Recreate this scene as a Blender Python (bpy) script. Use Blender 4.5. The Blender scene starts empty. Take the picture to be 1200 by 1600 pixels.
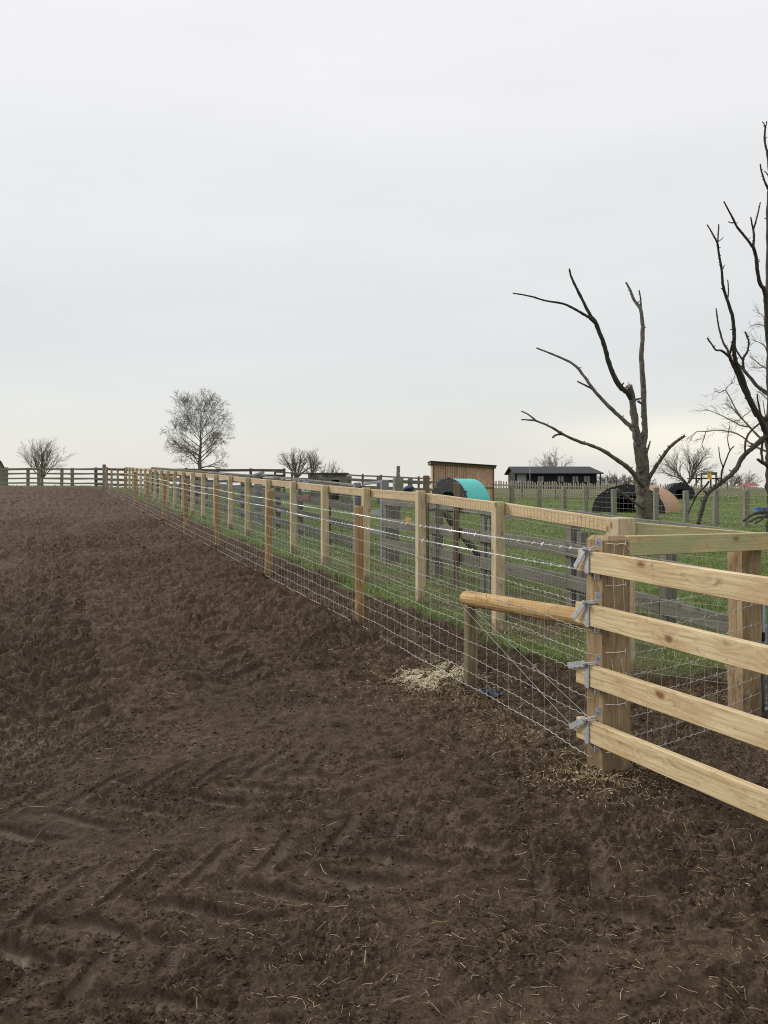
import bpy, bmesh, math, random
import numpy as np
from mathutils import Vector, Matrix

R = math.radians
scene = bpy.context.scene
COL = scene.collection
random.seed(7)

# ------------------------------------------------------------------ camera, sky, sun
CAM_H, FPX, CX, HY = 1.55, 1295.0, 600.0, 762.0
cam_data = bpy.data.cameras.new('camera')
cam = bpy.data.objects.new('camera', cam_data)
COL.objects.link(cam)
cam.location = (0, 0, CAM_H)
cam.rotation_euler = (R(90), 0, 0)
cam_data.sensor_fit = 'VERTICAL'
cam_data.sensor_height = 36.0
cam_data.lens = 36.0 * FPX / 1600.0
cam_data.shift_y = -(800.0 - HY) / 1600.0
cam_data.clip_start = 0.05
cam_data.clip_end = 6000
scene.camera = cam

SUN_EL, SUN_AZ = 27.0, 296.0            # degrees; azimuth clockwise from +Y
world = bpy.data.worlds.new('World')
scene.world = world
world.use_nodes = True
wt = world.node_tree
wt.nodes.clear()
def wn(t, **k):
    n = wt.nodes.new(t)
    for a, b in k.items():
        setattr(n, a, b)
    return n
w_out = wn('ShaderNodeOutputWorld')
w_bg = wn('ShaderNodeBackground')
w_bg.inputs['Strength'].default_value = 0.1
w_sky = wn('ShaderNodeTexSky')
w_sky.sky_type = 'NISHITA'
w_sky.sun_disc = False
w_sky.sun_elevation = R(SUN_EL)
w_sky.sun_rotation = R(SUN_AZ)
w_tc = wn('ShaderNodeTexCoord')
w_sep = wn('ShaderNodeSeparateXYZ')
wt.links.new(w_tc.outputs['Generated'], w_sep.inputs[0])
# overcast cloud sheet: luminance by height above the horizon, brightest overhead
w_ramp = wn('ShaderNodeValToRGB')
cr = w_ramp.color_ramp
stops = [(0.0, (.760, .748, .700)), (.05, (.762, .752, .712)), (.10, (.745, .755, .738)), (.17, (.735, .757, .757)),
         (.30, (.790, .797, .803)), (.40, (.832, .834, .842)), (.50, (.866, .863, .874)), (.62, (.88, .88, .89)), (1.0, (.98, .98, .98))]
cr.elements[0].position = stops[0][0]
cr.elements[0].color = (*stops[0][1], 1)
cr.elements[1].position = stops[-1][0]
cr.elements[1].color = (*stops[-1][1], 1)
for p, c in stops[1:-1]:
    e = cr.elements.new(p)
    e.color = (*c, 1)
wt.links.new(w_sep.outputs['Z'], w_ramp.inputs[0])
# brighter towards the zenith (outside the picture)
w_zen = wn('ShaderNodeMapRange')
w_zen.interpolation_type = 'SMOOTHSTEP'
for k, v in zip(('From Min', 'From Max', 'To Min', 'To Max'), (.52, .95, 10.7, 15.5)):
    w_zen.inputs[k].default_value = v
wt.links.new(w_sep.outputs['Z'], w_zen.inputs['Value'])
# soft streaks in the cloud
w_map = wn('ShaderNodeMapping')
w_map.inputs['Scale'].default_value = (1.3, 1.3, 6.0)
w_map.inputs['Rotation'].default_value = (0, R(6), 0)
wt.links.new(w_tc.outputs['Generated'], w_map.inputs[0])
w_noise = wn('ShaderNodeTexNoise')
w_noise.inputs['Scale'].default_value = 1.6
w_noise.inputs['Detail'].default_value = 4
w_noise.inputs['Roughness'].default_value = .5
wt.links.new(w_map.outputs[0], w_noise.inputs['Vector'])
w_nr = wn('ShaderNodeMapRange')
for k, v in zip(('From Min', 'From Max', 'To Min', 'To Max'), (.3, .7, .955, 1.04)):
    w_nr.inputs[k].default_value = v
wt.links.new(w_noise.outputs['Fac'], w_nr.inputs['Value'])
w_mul = wn('ShaderNodeMath', operation='MULTIPLY')
wt.links.new(w_zen.outputs[0], w_mul.inputs[0])
wt.links.new(w_nr.outputs[0], w_mul.inputs[1])
w_sc = wn('ShaderNodeVectorMath', operation='SCALE')
wt.links.new(w_ramp.outputs['Color'], w_sc.inputs[0])
wt.links.new(w_mul.outputs[0], w_sc.inputs['Scale'])
# thin warm break in the cloud low in the east
gl_dir = Vector(((1090 - CX) / FPX, 1.0, (HY - 683) / FPX)).normalized()
w_sub = wn('ShaderNodeVectorMath', operation='SUBTRACT')
w_sub.inputs[1].default_value = gl_dir
wt.links.new(w_tc.outputs['Generated'], w_sub.inputs[0])
w_gs = wn('ShaderNodeVectorMath', operation='MULTIPLY')
w_gs.inputs[1].default_value = (1 / .22, 1 / .22, 1 / .035)
wt.links.new(w_sub.outputs[0], w_gs.inputs[0])
w_len = wn('ShaderNodeVectorMath', operation='LENGTH')
wt.links.new(w_gs.outputs[0], w_len.inputs[0])
w_gr = wn('ShaderNodeMapRange')
w_gr.interpolation_type = 'SMOOTHERSTEP'
for k, v in zip(('From Min', 'From Max', 'To Min', 'To Max'), (0.0, 1.3, 1.0, 0.0)):
    w_gr.inputs[k].default_value = v
wt.links.new(w_len.outputs['Value'], w_gr.inputs['Value'])
w_gm = wn('ShaderNodeMix', data_type='RGBA', blend_type='ADD')
w_gm.inputs['B'].default_value = (1.7, 1.35, .55, 1)
wt.links.new(w_gr.outputs[0], w_gm.inputs['Factor'])
wt.links.new(w_sc.outputs[0], w_gm.inputs['A'])
w_mix = wn('ShaderNodeMix', data_type='RGBA')
w_mix.inputs['Factor'].default_value = .94
wt.links.new(w_sky.outputs[0], w_mix.inputs['A'])
wt.links.new(w_gm.outputs['Result'], w_mix.inputs['B'])
wt.links.new(w_mix.outputs['Result'], w_bg.inputs['Color'])
wt.links.new(w_bg.outputs[0], w_out.inputs[0])

sun_data = bpy.data.lights.new('sun', 'SUN')
sun_data.energy = 2.2
sun_data.angle = R(18)
sun_data.color = (1.0, .96, .90)
sun = bpy.data.objects.new('sun', sun_data)
COL.objects.link(sun)
sdir = Vector((math.sin(R(SUN_AZ)) * math.cos(R(SUN_EL)), math.cos(R(SUN_AZ)) * math.cos(R(SUN_EL)), math.sin(R(SUN_EL))))
sun.rotation_euler = sdir.to_track_quat('Z', 'Y').to_euler()
sun.location = (0, 0, 30)

vs = scene.view_settings
vs.view_transform = 'Standard'
vs.look = 'None'
vs.exposure = 0.0
vs.gamma = 1.0
scene.cycles.filter_width = 1.1
scene.cycles.use_denoising = False

# ------------------------------------------------------------------ measuring helpers
def at(u, v, d):
    """point of the place seen at photo pixel (u, v), d metres ahead"""
    return Vector(((u - CX) * d / FPX, d, CAM_H - (v - HY) * d / FPX))
def sstep(a, b, x):
    t = np.clip((x - a) / (b - a), 0, 1)
    return t * t * (3 - 2 * t)
def g(x, y):
    """height of the rising field"""
    x = np.asarray(x, float); y = np.asarray(y, float)
    t = y - 4.6
    s = x + .41 * y - 4.52
    s1 = x + .41 * y - 3.129
    sl = .035 - .013 * sstep(1.5, 13, s)
    z = sl * t
    a = 7.0
    z = -np.log(np.exp(-a * np.clip(z, -2, 3)) + math.exp(-a * 1.52)) / a      # levels off at the top
    z = z + .065 * sstep(0, 3.5, t) * (1 - sstep(.2, 1.2, s1))
    z = z + .22 * np.exp(-((y - 45) / 5.5) ** 2) * (1 - sstep(-17, -12, x))
    z = np.where(t < -4, sl * (-4) + (z - sl * (-4)) * .3, z)
    z = z - .010 * np.clip(y - 75, 0, 40)
    return z
def gz(x, y):
    return float(g(x, y))
def F1(d):
    return 3.129 - .41 * d
def F2(d):
    return 4.52 - .41 * d
def F3(d):
    return 5.72 - .41 * d
def F4(d):
    return 26000 / FPX - .41 * d

_rng = np.random.RandomState(5)
_perm = _rng.permutation(256)
_perm = np.concatenate([_perm, _perm, _perm])
_ga = _rng.rand(256) * 2 * math.pi
_gx, _gy = np.cos(_ga), np.sin(_ga)
def perlin(x, y):
    xi = np.floor(x).astype(int); yi = np.floor(y).astype(int)
    xf = x - xi; yf = y - yi
    xi &= 255; yi &= 255
    u = xf ** 3 * (xf * (xf * 6 - 15) + 10); v = yf ** 3 * (yf * (yf * 6 - 15) + 10)
    def gr(ix, iy, dx, dy):
        h = _perm[_perm[ix & 255] + (iy & 255)]
        return _gx[h] * dx + _gy[h] * dy
    a = gr(xi, yi, xf, yf); b = gr(xi + 1, yi, xf - 1, yf)
    c = gr(xi, yi + 1, xf, yf - 1); d = gr(xi + 1, yi + 1, xf - 1, yf - 1)
    return (a + u * (b - a)) + v * ((c + u * (d - c)) - (a + u * (b - a)))

def grass_amount(x, y):
    s1 = x + .41 * y - 3.129
    n = perlin(x * .9 + 31, y * .9) * .5 + perlin(x * 2.7, y * 2.7 + 9) * .35
    a = sstep(.75, 1.25, s1 + n * .75) * sstep(6.0, 7.6, y + n * 1.6 + .45 * (s1 - 1.4))
    # bare trodden patch just behind the inner fence
    bare = np.exp(-(((x - 2.0) / .8) ** 2 + ((y - 8.9) / .6) ** 2))
    a = a * (1 - .9 * np.clip(bare * 1.4, 0, 1))
    far = sstep(42.5, 45.5, y + n * 2 + .02 * x)                 # turf along the top hedge line
    a = np.maximum(a, far)
    return a

def track(x, y, cx, cy, ang, lo, hi, seed):
    """tractor tyre print: returns depth and smooth-floor mask"""
    ex, ey = math.cos(ang), math.sin(ang)
    a = (x - cx) * ex + (y - cy) * ey
    b = -(x - cx) * ey + (y - cy) * ex
    wob = perlin(x * 3 + seed, y * 3) * .03
    ab = np.abs(b) + wob
    pitch = .31
    q = a - np.abs(b) * .95 + np.where(b > 0, 0, pitch * .5) + wob + perlin(x * 13, y * 13 + seed) * .012
    m = np.mod(q, pitch)
    lug = sstep(0, .014, m) * (1 - sstep(.092, .108, m))
    rim = sstep(.098, .118, m) * (1 - sstep(.13, .21, m))
    side = (1 - sstep(.33, .355, ab)) * sstep(.012, .03, np.abs(b))
    fade = sstep(lo, lo + .4, a) * (1 - sstep(hi - .6, hi, a)) * np.clip(1.0 + 1.3 * perlin(x * 1.3 + seed, y * 1.3 + 4), .25, 1)
    lugm = lug * side * fade * np.clip(.95 + .9 * perlin(x * 14 + seed, y * 14), .3, 1)
    dep = -.042 * lugm + .024 * rim * side * fade - .010 * (1 - sstep(.3, .42, ab)) * fade
    return dep, lugm
TRACKS = ((-.86, 3.30, R(27), -1.7, 1.7, 1, 1.0), (-1.62, 4.10, R(24), -1.5, 1.7, 2, .8), (-1.05, 2.55, R(33), -1.4, .8, 3, .7), (.55, 3.05, R(34), -.3, 1.1, 4, .5),
          (-3.6, 9.0, R(112), -4.5, 30, 5, 1.1), (-5.3, 9.4, R(112), -4.5, 28, 6, 1.1), (-2.2, 4.9, R(113), -.6, 14, 7, .8), (-1.2, 6.4, R(112), -.5, 16, 8, .8))

def micro(x, y):
    """clods, hoof marks and tyre prints in the mud"""
    r = np.sqrt(x * x + y * y)
    gm = grass_amount(x, y)
    mud = 1 - gm * .75
    z = .030 * perlin(x * .7, y * .7 + 3)
    rough = np.clip(.55 + 1.1 * perlin(x * .45 + 7, y * .45 + 2) + .6 * sstep(3.4, 7.5, y), .25, 1.6)
    wx = x + .05 * perlin(x * 5, y * 5 + 11); wy = y + .05 * perlin(x * 5 + 17, y * 5)
    n1 = 1 - np.abs(perlin(wx * 3.1, wy * 4.0)) * 2.4
    n2 = 1 - np.abs(perlin(wx * 7.3 + 5, wy * 8.2)) * 2.4
    n3 = perlin(wx * 6.0, wy * 6.0 + 40)
    n4 = perlin(wx * 17, wy * 17 + 8)
    lod = lambda wl: 1 - sstep(wl * 150, wl * 420, r)
    mm = .030 * n1 * lod(.5) + .030 * n2 * lod(.26) - .045 * np.clip(n3 - .10, 0, 1) * lod(.3) + .020 * n4 * lod(.12) * (1 - .75 * sstep(5.5, 10, y))
    f1 = perlin(wx * 38, wy * 38); f2 = perlin(wx * 80 + 3, wy * 80)
    clot = np.clip(perlin(x * 2.3 + 60, y * 2.3) * 2.2 + .45, 0.1, 1)
    fine = (.016 * f1 * lod(.035) + .008 * f2 * lod(.0165)) * clot
    # heavier crumbled lumps
    lump = np.clip(perlin(wx * 11 + 90, wy * 11) - .13, 0, 1) * .13 * lod(.16) * np.clip(perlin(x * .9, y * .9 + 77) * 2 + .5, 0, 1)
    # trampled plates with broken edges
    plate = .032 * sstep(-.04, .055, perlin(wx * 2.4 + 21, wy * 5.2 + 6)) * lod(.34) + .026 * sstep(-.035, .045, perlin(wx * 5.2 + 2, wy * 10.5 + 31)) * lod(.22) + .017 * sstep(-.045, .045, perlin(wx * 13 + 8, wy * 21)) * lod(.13) * (1 - .65 * sstep(6, 11, y))
    plate = plate + .009 * sstep(-.07, .07, perlin(wx * 36 + 18, wy * 44)) * lod(.06) * np.clip(clot + .35, 0, 1)
    press = .60 + .40 * sstep(3.8, 7.5, y - .30 * x)                       # the near ground is rolled flatter
    mm = ((mm + plate - .062) * rough + lump * rough) * press + fine * 1.15 * (.6 + .6 * clot) * (1 - .6 * sstep(6, 11, y)) - .012
    z = z - .0
    tz = np.zeros_like(x); tm = np.zeros_like(x)
    for (cx, cy, an, lo, hi, sd, k) in TRACKS:
        dz, lm = track(x, y, cx, cy, an, lo, hi, sd)
        tz = tz + dz * k; tm = np.maximum(tm, lm * k)
    mm = mm * (1 - .92 * tm)
    far = 1 - .5 * sstep(25, 45, y)
    # trodden ruts across the top of the paddock
    z = z + .055 * perlin(x * .35 + 3, y * .9) * sstep(18, 30, y) * (1 - sstep(60, 80, y))
    return z * far + (mm * .92 + tz) * mud

def H(x, y):
    return g(x, y) + micro(np.asarray(x, float), np.asarray(y, float))
def hz(x, y):
    return float(H(np.array([x], float), np.array([y], float))[0])

# ------------------------------------------------------------------ materials
def newmat(name):
    m = bpy.data.materials.new(name)
    m.use_nodes = True
    nt = m.node_tree
    nt.nodes.clear()
    o = nt.nodes.new('ShaderNodeOutputMaterial')
    b = nt.nodes.new('ShaderNodeBsdfPrincipled')
    nt.links.new(b.outputs[0], o.inputs[0])
    return m, nt, b
def N(nt, t, ins=None, **k):
    n = nt.nodes.new(t)
    for a, b in k.items():
        setattr(n, a, b)
    for a, b in (ins or {}).items():
        if isinstance(b, bpy.types.NodeSocket):
            nt.links.new(b, n.inputs[a])
        else:
            n.inputs[a].default_value = b
    return n
def ramp(nt, fac, stops):
    r = nt.nodes.new('ShaderNodeValToRGB')
    e = r.color_ramp.elements
    e[0].position, e[0].color = stops[0][0], (*stops[0][1], 1)
    e[1].position, e[1].color = stops[-1][0], (*stops[-1][1], 1)
    for p, c in stops[1:-1]:
        x = e.new(p); x.color = (*c, 1)
    nt.links.new(fac, r.inputs[0])
    return r.outputs[0]
def mixc(nt, f, a, b, bt='MIX'):
    n = nt.nodes.new('ShaderNodeMix'); n.data_type = 'RGBA'; n.blend_type = bt
    for s, v in (('Factor', f), ('A', a), ('B', b)):
        if isinstance(v, bpy.types.NodeSocket):
            nt.links.new(v, n.inputs[s])
        elif s == 'Factor':
            n.inputs[s].default_value = v
        else:
            n.inputs[s].default_value = (*v, 1)
    return n.outputs['Result']
def mrange(nt, v, a, b, c=0., d=1.):
    n = N(nt, 'ShaderNodeMapRange', {'Value': v, 'From Min': a, 'From Max': b, 'To Min': c, 'To Max': d})
    return n.outputs[0]

def wood(name, light, dark, knot=(.10, .055, .03), along=2.2, across=38., knots=.5, rough=.75, stain=None, stain_amt=0., crack=.0, foot=None, rings=.45):
    m, nt, b = newmat(name)
    MA = lambda op, x, y=None: N(nt, 'ShaderNodeMath', {0: x} if y is None else {0: x, 1: y}, operation=op).outputs[0]
    gc = N(nt, 'ShaderNodeAttribute', attribute_name='gc').outputs['Vector']
    sc = lambda v, loc=(0, 0, 0): N(nt, 'ShaderNodeMapping', {'Vector': gc, 'Scale': v, 'Location': loc}).outputs[0]
    fine = N(nt, 'ShaderNodeTexNoise', {'Vector': sc((along * 2.2, across * 4, across * 4)), 'Scale': 1.0, 'Detail': 6, 'Roughness': .65, 'Distortion': .2}).outputs['Fac']
    mid_ = N(nt, 'ShaderNodeTexNoise', {'Vector': sc((along * .7, across * .8, across * .8)), 'Scale': 1.0, 'Detail': 4, 'Roughness': .55, 'Distortion': .8}).outputs['Fac']
    # knots: only some of the cells hold one
    dk = N(nt, 'ShaderNodeTexNoise', {'Vector': gc, 'Scale': 26., 'Detail': 2}).outputs['Color']
    mk = N(nt, 'ShaderNodeVectorMath', {0: sc((5.0, 9.0, 9.0)), 1: N(nt, 'ShaderNodeVectorMath', {0: dk, 'Scale': .12}, operation='SCALE').outputs[0]}, operation='ADD').outputs[0]
    vo = N(nt, 'ShaderNodeTexVoronoi', {'Vector': mk, 'Scale': 1.0})
    gate_ = MA('GREATER_THAN', N(nt, 'ShaderNodeSeparateColor', {0: vo.outputs['Color']}).outputs[0], .52)
    kd = vo.outputs['Distance']
    kf = MA('MULTIPLY', mrange(nt, kd, .10, .21, 1, 0), gate_)
    halo = MA('MULTIPLY', mrange(nt, kd, .12, .55, 1, 0), gate_)
    # growth rings cut by the saw, flowing round the knots
    sep = N(nt, 'ShaderNodeSeparateXYZ', {0: gc})
    lowf = N(nt, 'ShaderNodeTexNoise', {'Vector': sc((1.1, 7, 7), (4, 4, 4)), 'Scale': 1.0, 'Detail': 2, 'Roughness': .45}).outputs['Fac']
    rc = MA('ADD', MA('ADD', MA('MULTIPLY', sep.outputs['Y'], 170.), MA('MULTIPLY', sep.outputs['Z'], 260.)), MA('ADD', MA('MULTIPLY', lowf, 42.), MA('MULTIPLY', halo, 9.)))
    ring = MA('MULTIPLY_ADD', MA('SINE', rc), .5)
    ring.node.inputs[2].default_value = .5
    ring = MA('POWER', ring, 1.6)
    grain = MA('ADD', MA('ADD', MA('MULTIPLY', fine, .62), MA('MULTIPLY', mid_, .62)), MA('MULTIPLY', MA('SUBTRACT', .45, ring), .26 * rings))
    mid = tuple((l * .6 + d * .4) for l, d in zip(light, dark))
    c = ramp(nt, mrange(nt, grain, .44, .84), [(0, dark), (.3, mid), (.62, light), (1, tuple(min(1, x * 1.15) for x in light))])
    n3 = N(nt, 'ShaderNodeTexNoise', {'Vector': sc((2.2, 6, 6)), 'Scale': 1.0, 'Detail': 4}).outputs['Fac']
    c = mixc(nt, mrange(nt, n3, .35, .7, 0, .5), c, tuple(x * .66 for x in light))
    if stain:
        n4 = N(nt, 'ShaderNodeTexNoise', {'Vector': sc((3.2, 9, 9), (3, 1, 2)), 'Scale': 1.0, 'Detail': 5, 'Roughness': .6, 'Distortion': .5}).outputs['Fac']
        c = mixc(nt, mrange(nt, n4, .44, .64, 0, stain_amt), c, stain)
    # grey handling marks and dirt specks
    n6 = N(nt, 'ShaderNodeTexNoise', {'Vector': sc((12, 20, 20), (8, 3, 1)), 'Scale': 1.0, 'Detail': 6, 'Roughness': .7}).outputs['Fac']
    c = mixc(nt, mrange(nt, n6, .57, .72, 0, .7), c, tuple(x * .45 for x in dark))
    if knots > 0:
        c = mixc(nt, MA('MULTIPLY', halo, .35 * knots), c, tuple(x * .8 for x in dark))
        c = mixc(nt, MA('MULTIPLY', kf, min(1, knots * 1.15)), c, knot)
    if crack > 0:
        nc = N(nt, 'ShaderNodeTexNoise', {'Vector': sc((1.1, 34, 34), (9, 4, 7)), 'Scale': 1.0, 'Detail': 6, 'Roughness': .7}).outputs['Fac']
        c = mixc(nt, mrange(nt, nc, .585, .66, 0, crack), c, tuple(x * .3 for x in dark))
    if foot:
        sx = N(nt, 'ShaderNodeSeparateXYZ', {0: N(nt, 'ShaderNodeAttribute', attribute_name='lh').outputs['Vector']}).outputs['X']
        nf = N(nt, 'ShaderNodeTexNoise', {'Vector': gc, 'Scale': 14., 'Detail': 4}).outputs['Fac']
        hh = MA('ADD', sx, mrange(nt, nf, .3, .7, -.10, .10))
        c = mixc(nt, mrange(nt, hh, .02, .20, .8, 0), c, foot)
    nt.links.new(c, b.inputs['Base Color'])
    b.inputs['Roughness'].default_value = rough
    b.inputs['Specular IOR Level'].default_value = .25
    bp = N(nt, 'ShaderNodeBump', {'Height': grain, 'Strength': .5, 'Distance': .004}).outputs[0]
    nt.links.new(bp, b.inputs['Normal'])
    return m

def plain(name, col, rough=.6, metal=0., var=.25, scale=18., spec=.4, col2=None, bump=0.):
    m, nt, b = newmat(name)
    tc = N(nt, 'ShaderNodeTexCoord').outputs['Object']
    n = N(nt, 'ShaderNodeTexNoise', {'Vector': tc, 'Scale': scale, 'Detail': 5, 'Roughness': .6}).outputs['Fac']
    c = mixc(nt, mrange(nt, n, .3, .7), tuple(x * (1 - var) for x in col), col2 or tuple(min(1, x * (1 + var)) for x in col))
    nt.links.new(c, b.inputs['Base Color'])
    nt.links.new(mrange(nt, n, .3, .7, max(0.05, rough - .08), min(1, rough + .08)), b.inputs['Roughness'])
    b.inputs['Metallic'].default_value = metal
    b.inputs['Specular IOR Level'].default_value = spec
    if bump:
        nt.links.new(N(nt, 'ShaderNodeBump', {'Height': n, 'Strength': .5, 'Distance': bump}).outputs[0], b.inputs['Normal'])
    return m

MUDC = (.046, .033, .023)
M = {}
M['gate'] = wood('new_planed_wood', (.63, .51, .30), (.38, .26, .125), knot=(.20, .09, .04), along=1.4, across=34, knots=.85, rough=.6, stain=(.40, .25, .115), stain_amt=.55)
M['rail'] = wood('new_rail_wood', (.58, .45, .26), (.40, .27, .14), knot=(.25, .13, .06), along=1.3, across=30, knots=.45, stain=(.50, .36, .2), stain_amt=.5)
M['green_rail'] = wood('green_tinted_rail_wood', (.56, .46, .24), (.40, .30, .14), knot=(.22, .10, .05), along=1.4, across=26, knots=.6, stain=(.33, .39, .21), stain_amt=.65)
M['sq_post'] = wood('pale_square_post_wood', (.58, .475, .30), (.36, .265, .15), knot=(.17, .09, .045), along=2.0, across=30, knots=.7, stain=(.42, .38, .22), stain_amt=.45, crack=.3, foot=(.16, .11, .07))
M['strainer'] = wood('strainer_post_wood', (.38, .28, .155), (.18, .12, .062), knot=(.10, .05, .03), along=1.5, across=26, knots=.5, stain=(.17, .105, .05), stain_amt=.75, crack=.7, foot=(.15, .10, .06))
M['round'] = wood('treated_round_post_wood', (.40, .265, .115), (.20, .115, .045), knot=(.08, .045, .02), along=2.2, across=24, knots=.55, stain=(.22, .12, .04), stain_amt=.6, crack=.75, foot=(.14, .095, .06))
M['brace'] = wood('treated_brace_wood', (.50, .345, .16), (.27, .165, .07), knot=(.10, .05, .02), along=2.0, across=22, knots=.4, stain=(.34, .19, .06), stain_amt=.6, crack=.5)
M['brace_post'] = wood('mossy_short_post_wood', (.27, .205, .11), (.13, .095, .05), knots=.3, stain=(.15, .14, .07), stain_amt=.6, crack=.5, foot=(.10, .075, .05))
M['grey'] = wood('weathered_grey_wood', (.215, .203, .175), (.10, .092, .077), knot=(.05, .045, .04), along=1.6, across=26, knots=.4, rough=.9, stain=(.135, .14, .098), stain_amt=.65, crack=.5)
M['dark_grey'] = wood('dark_weathered_wood', (.115, .108, .092), (.055, .051, .044), knot=(.03, .028, .025), along=1.6, across=22, knots=.3, rough=.9, stain=(.065, .068, .045), stain_amt=.6, crack=.4)
M['moss'] = wood('lichen_green_old_wood', (.26, .245, .20), (.13, .12, .098), knot=(.05, .045, .04), along=1.6, across=22, knots=.3, rough=.9, stain=(.18, .175, .13), stain_amt=.6, crack=.4)
M['brown_post'] = wood('brown_post_wood', (.20, .145, .09), (.10, .07, .045), knots=.4, crack=.5)
M['shed'] = wood('larch_shed_cladding', (.64, .41, .29), (.40, .24, .16), along=1.2, across=8, knots=.35, stain=(.30, .19, .12), stain_amt=.5)
M['picket'] = wood('silvered_picket_wood', (.46, .40, .32), (.28, .235, .18), along=2, across=20, knots=.2, rough=.9)
M['galv'] = plain('galvanised_steel', (.46, .485, .52), rough=.45, metal=.55, var=.18, scale=60)
M['wire'] = plain('galvanised_wire', (.42, .42, .41), rough=.5, metal=.35, var=.15, scale=40, spec=.5)
M['stay'] = plain('dull_stay_wire', (.30, .30, .29), rough=.6, metal=.3, var=.15, scale=40)
M['barb'] = plain('bright_barbed_wire', (.74, .75, .76), rough=.42, metal=.4, var=.12, scale=40, spec=.6)
M['gate_metal'] = plain('blue_grey_painted_steel', (.22, .26, .32), rough=.45, metal=.4, var=.15)
M['black_metal'] = plain('black_painted_iron', (.02, .02, .022), rough=.5, metal=.3)
M['bark'] = plain('grey_brown_bark', (.105, .092, .074), rough=.95, var=.4, scale=14, spec=.1, col2=(.18, .165, .135), bump=.01)
M['bark_dark'] = plain('dark_wet_bark', (.060, .053, .046), rough=.9, var=.35, scale=18, spec=.1, bump=.006)
M['twig'] = plain('bare_twig_bark', (.155, .138, .12), rough=.95, var=.2, scale=3, spec=.1)
M['twig_pale'] = plain('pale_twig_bark', (.19, .165, .14), rough=.95, var=.2, scale=3, spec=.1)
M['snag'] = plain('torn_bare_wood', (.46, .30, .16), rough=.9, var=.3, scale=30)
M['black_board'] = plain('black_stained_timber', (.014, .014, .016), rough=.75, var=.3, scale=6)
M['roof_felt'] = plain('charcoal_roof_felt', (.035, .036, .040), rough=.9, var=.25, scale=4)
M['teal'] = plain('teal_corrugated_sheet', (.08, .46, .43), rough=.42, var=.12, scale=3)
M['tan'] = plain('tan_corrugated_sheet', (.38, .22, .12), rough=.6, var=.2, scale=4)
M['black_sheet'] = plain('black_plastic_sheet', (.012, .013, .016), rough=.5, var=.3, scale=5)
M['void'] = plain('dark_interior', (.005, .005, .005), rough=.95)
M['grey_paint'] = plain('pale_grey_paint', (.30, .32, .33), rough=.7, var=.15, scale=5)
M['pale_plank'] = wood('bleached_blue_grey_wood', (.25, .26, .27), (.14, .147, .155), along=1.5, across=24, knots=.2, rough=.9)
M['glass'] = plain('pale_window_glass', (.20, .215, .225), rough=.15, var=.1, scale=4, spec=.6)
M['sign_white'] = plain('white_sign_face', (.55, .62, .66), rough=.5, var=.06)
M['sign_green'] = plain('green_sign_face', (.05, .26, .10), rough=.5, var=.1)
M['sign_red'] = plain('red_sign_face', (.52, .07, .04), rough=.5, var=.1)
M['sign_dark'] = plain('dark_sign_print', (.03, .05, .05), rough=.5, var=.1)
M['sign_blue'] = plain('pale_blue_sign_face', (.25, .40, .55), rough=.5, var=.1)
M['tag'] = plain('yellow_card', (.70, .46, .15), rough=.7, var=.2, scale=40)
M['play_green'] = plain('green_play_panel', (.07, .12, .08), rough=.6, var=.1)
M['play_yellow'] = plain('yellow_play_panel', (.72, .42, .03), rough=.5, var=.1)
M['red'] = plain('faded_red_roof_sheet', (.24, .07, .06), rough=.7, var=.2, scale=5)
M['blue'] = plain('blue_plastic', (.10, .19, .42), rough=.45, var=.15)
M['tarp'] = plain('navy_tarpaulin', (.018, .03, .07), rough=.45, var=.3, scale=8)
M['blue_scrap'] = plain('muddy_blue_plastic', (.030, .044, .062), rough=.5, var=.4, scale=30, col2=(.08, .10, .13))
M['white_plastic'] = plain('white_plastic', (.65, .66, .64), rough=.5, var=.1)
M['clod'] = plain('mud_crumb', MUDC, rough=.9, var=.35, scale=30, spec=.2)

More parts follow.
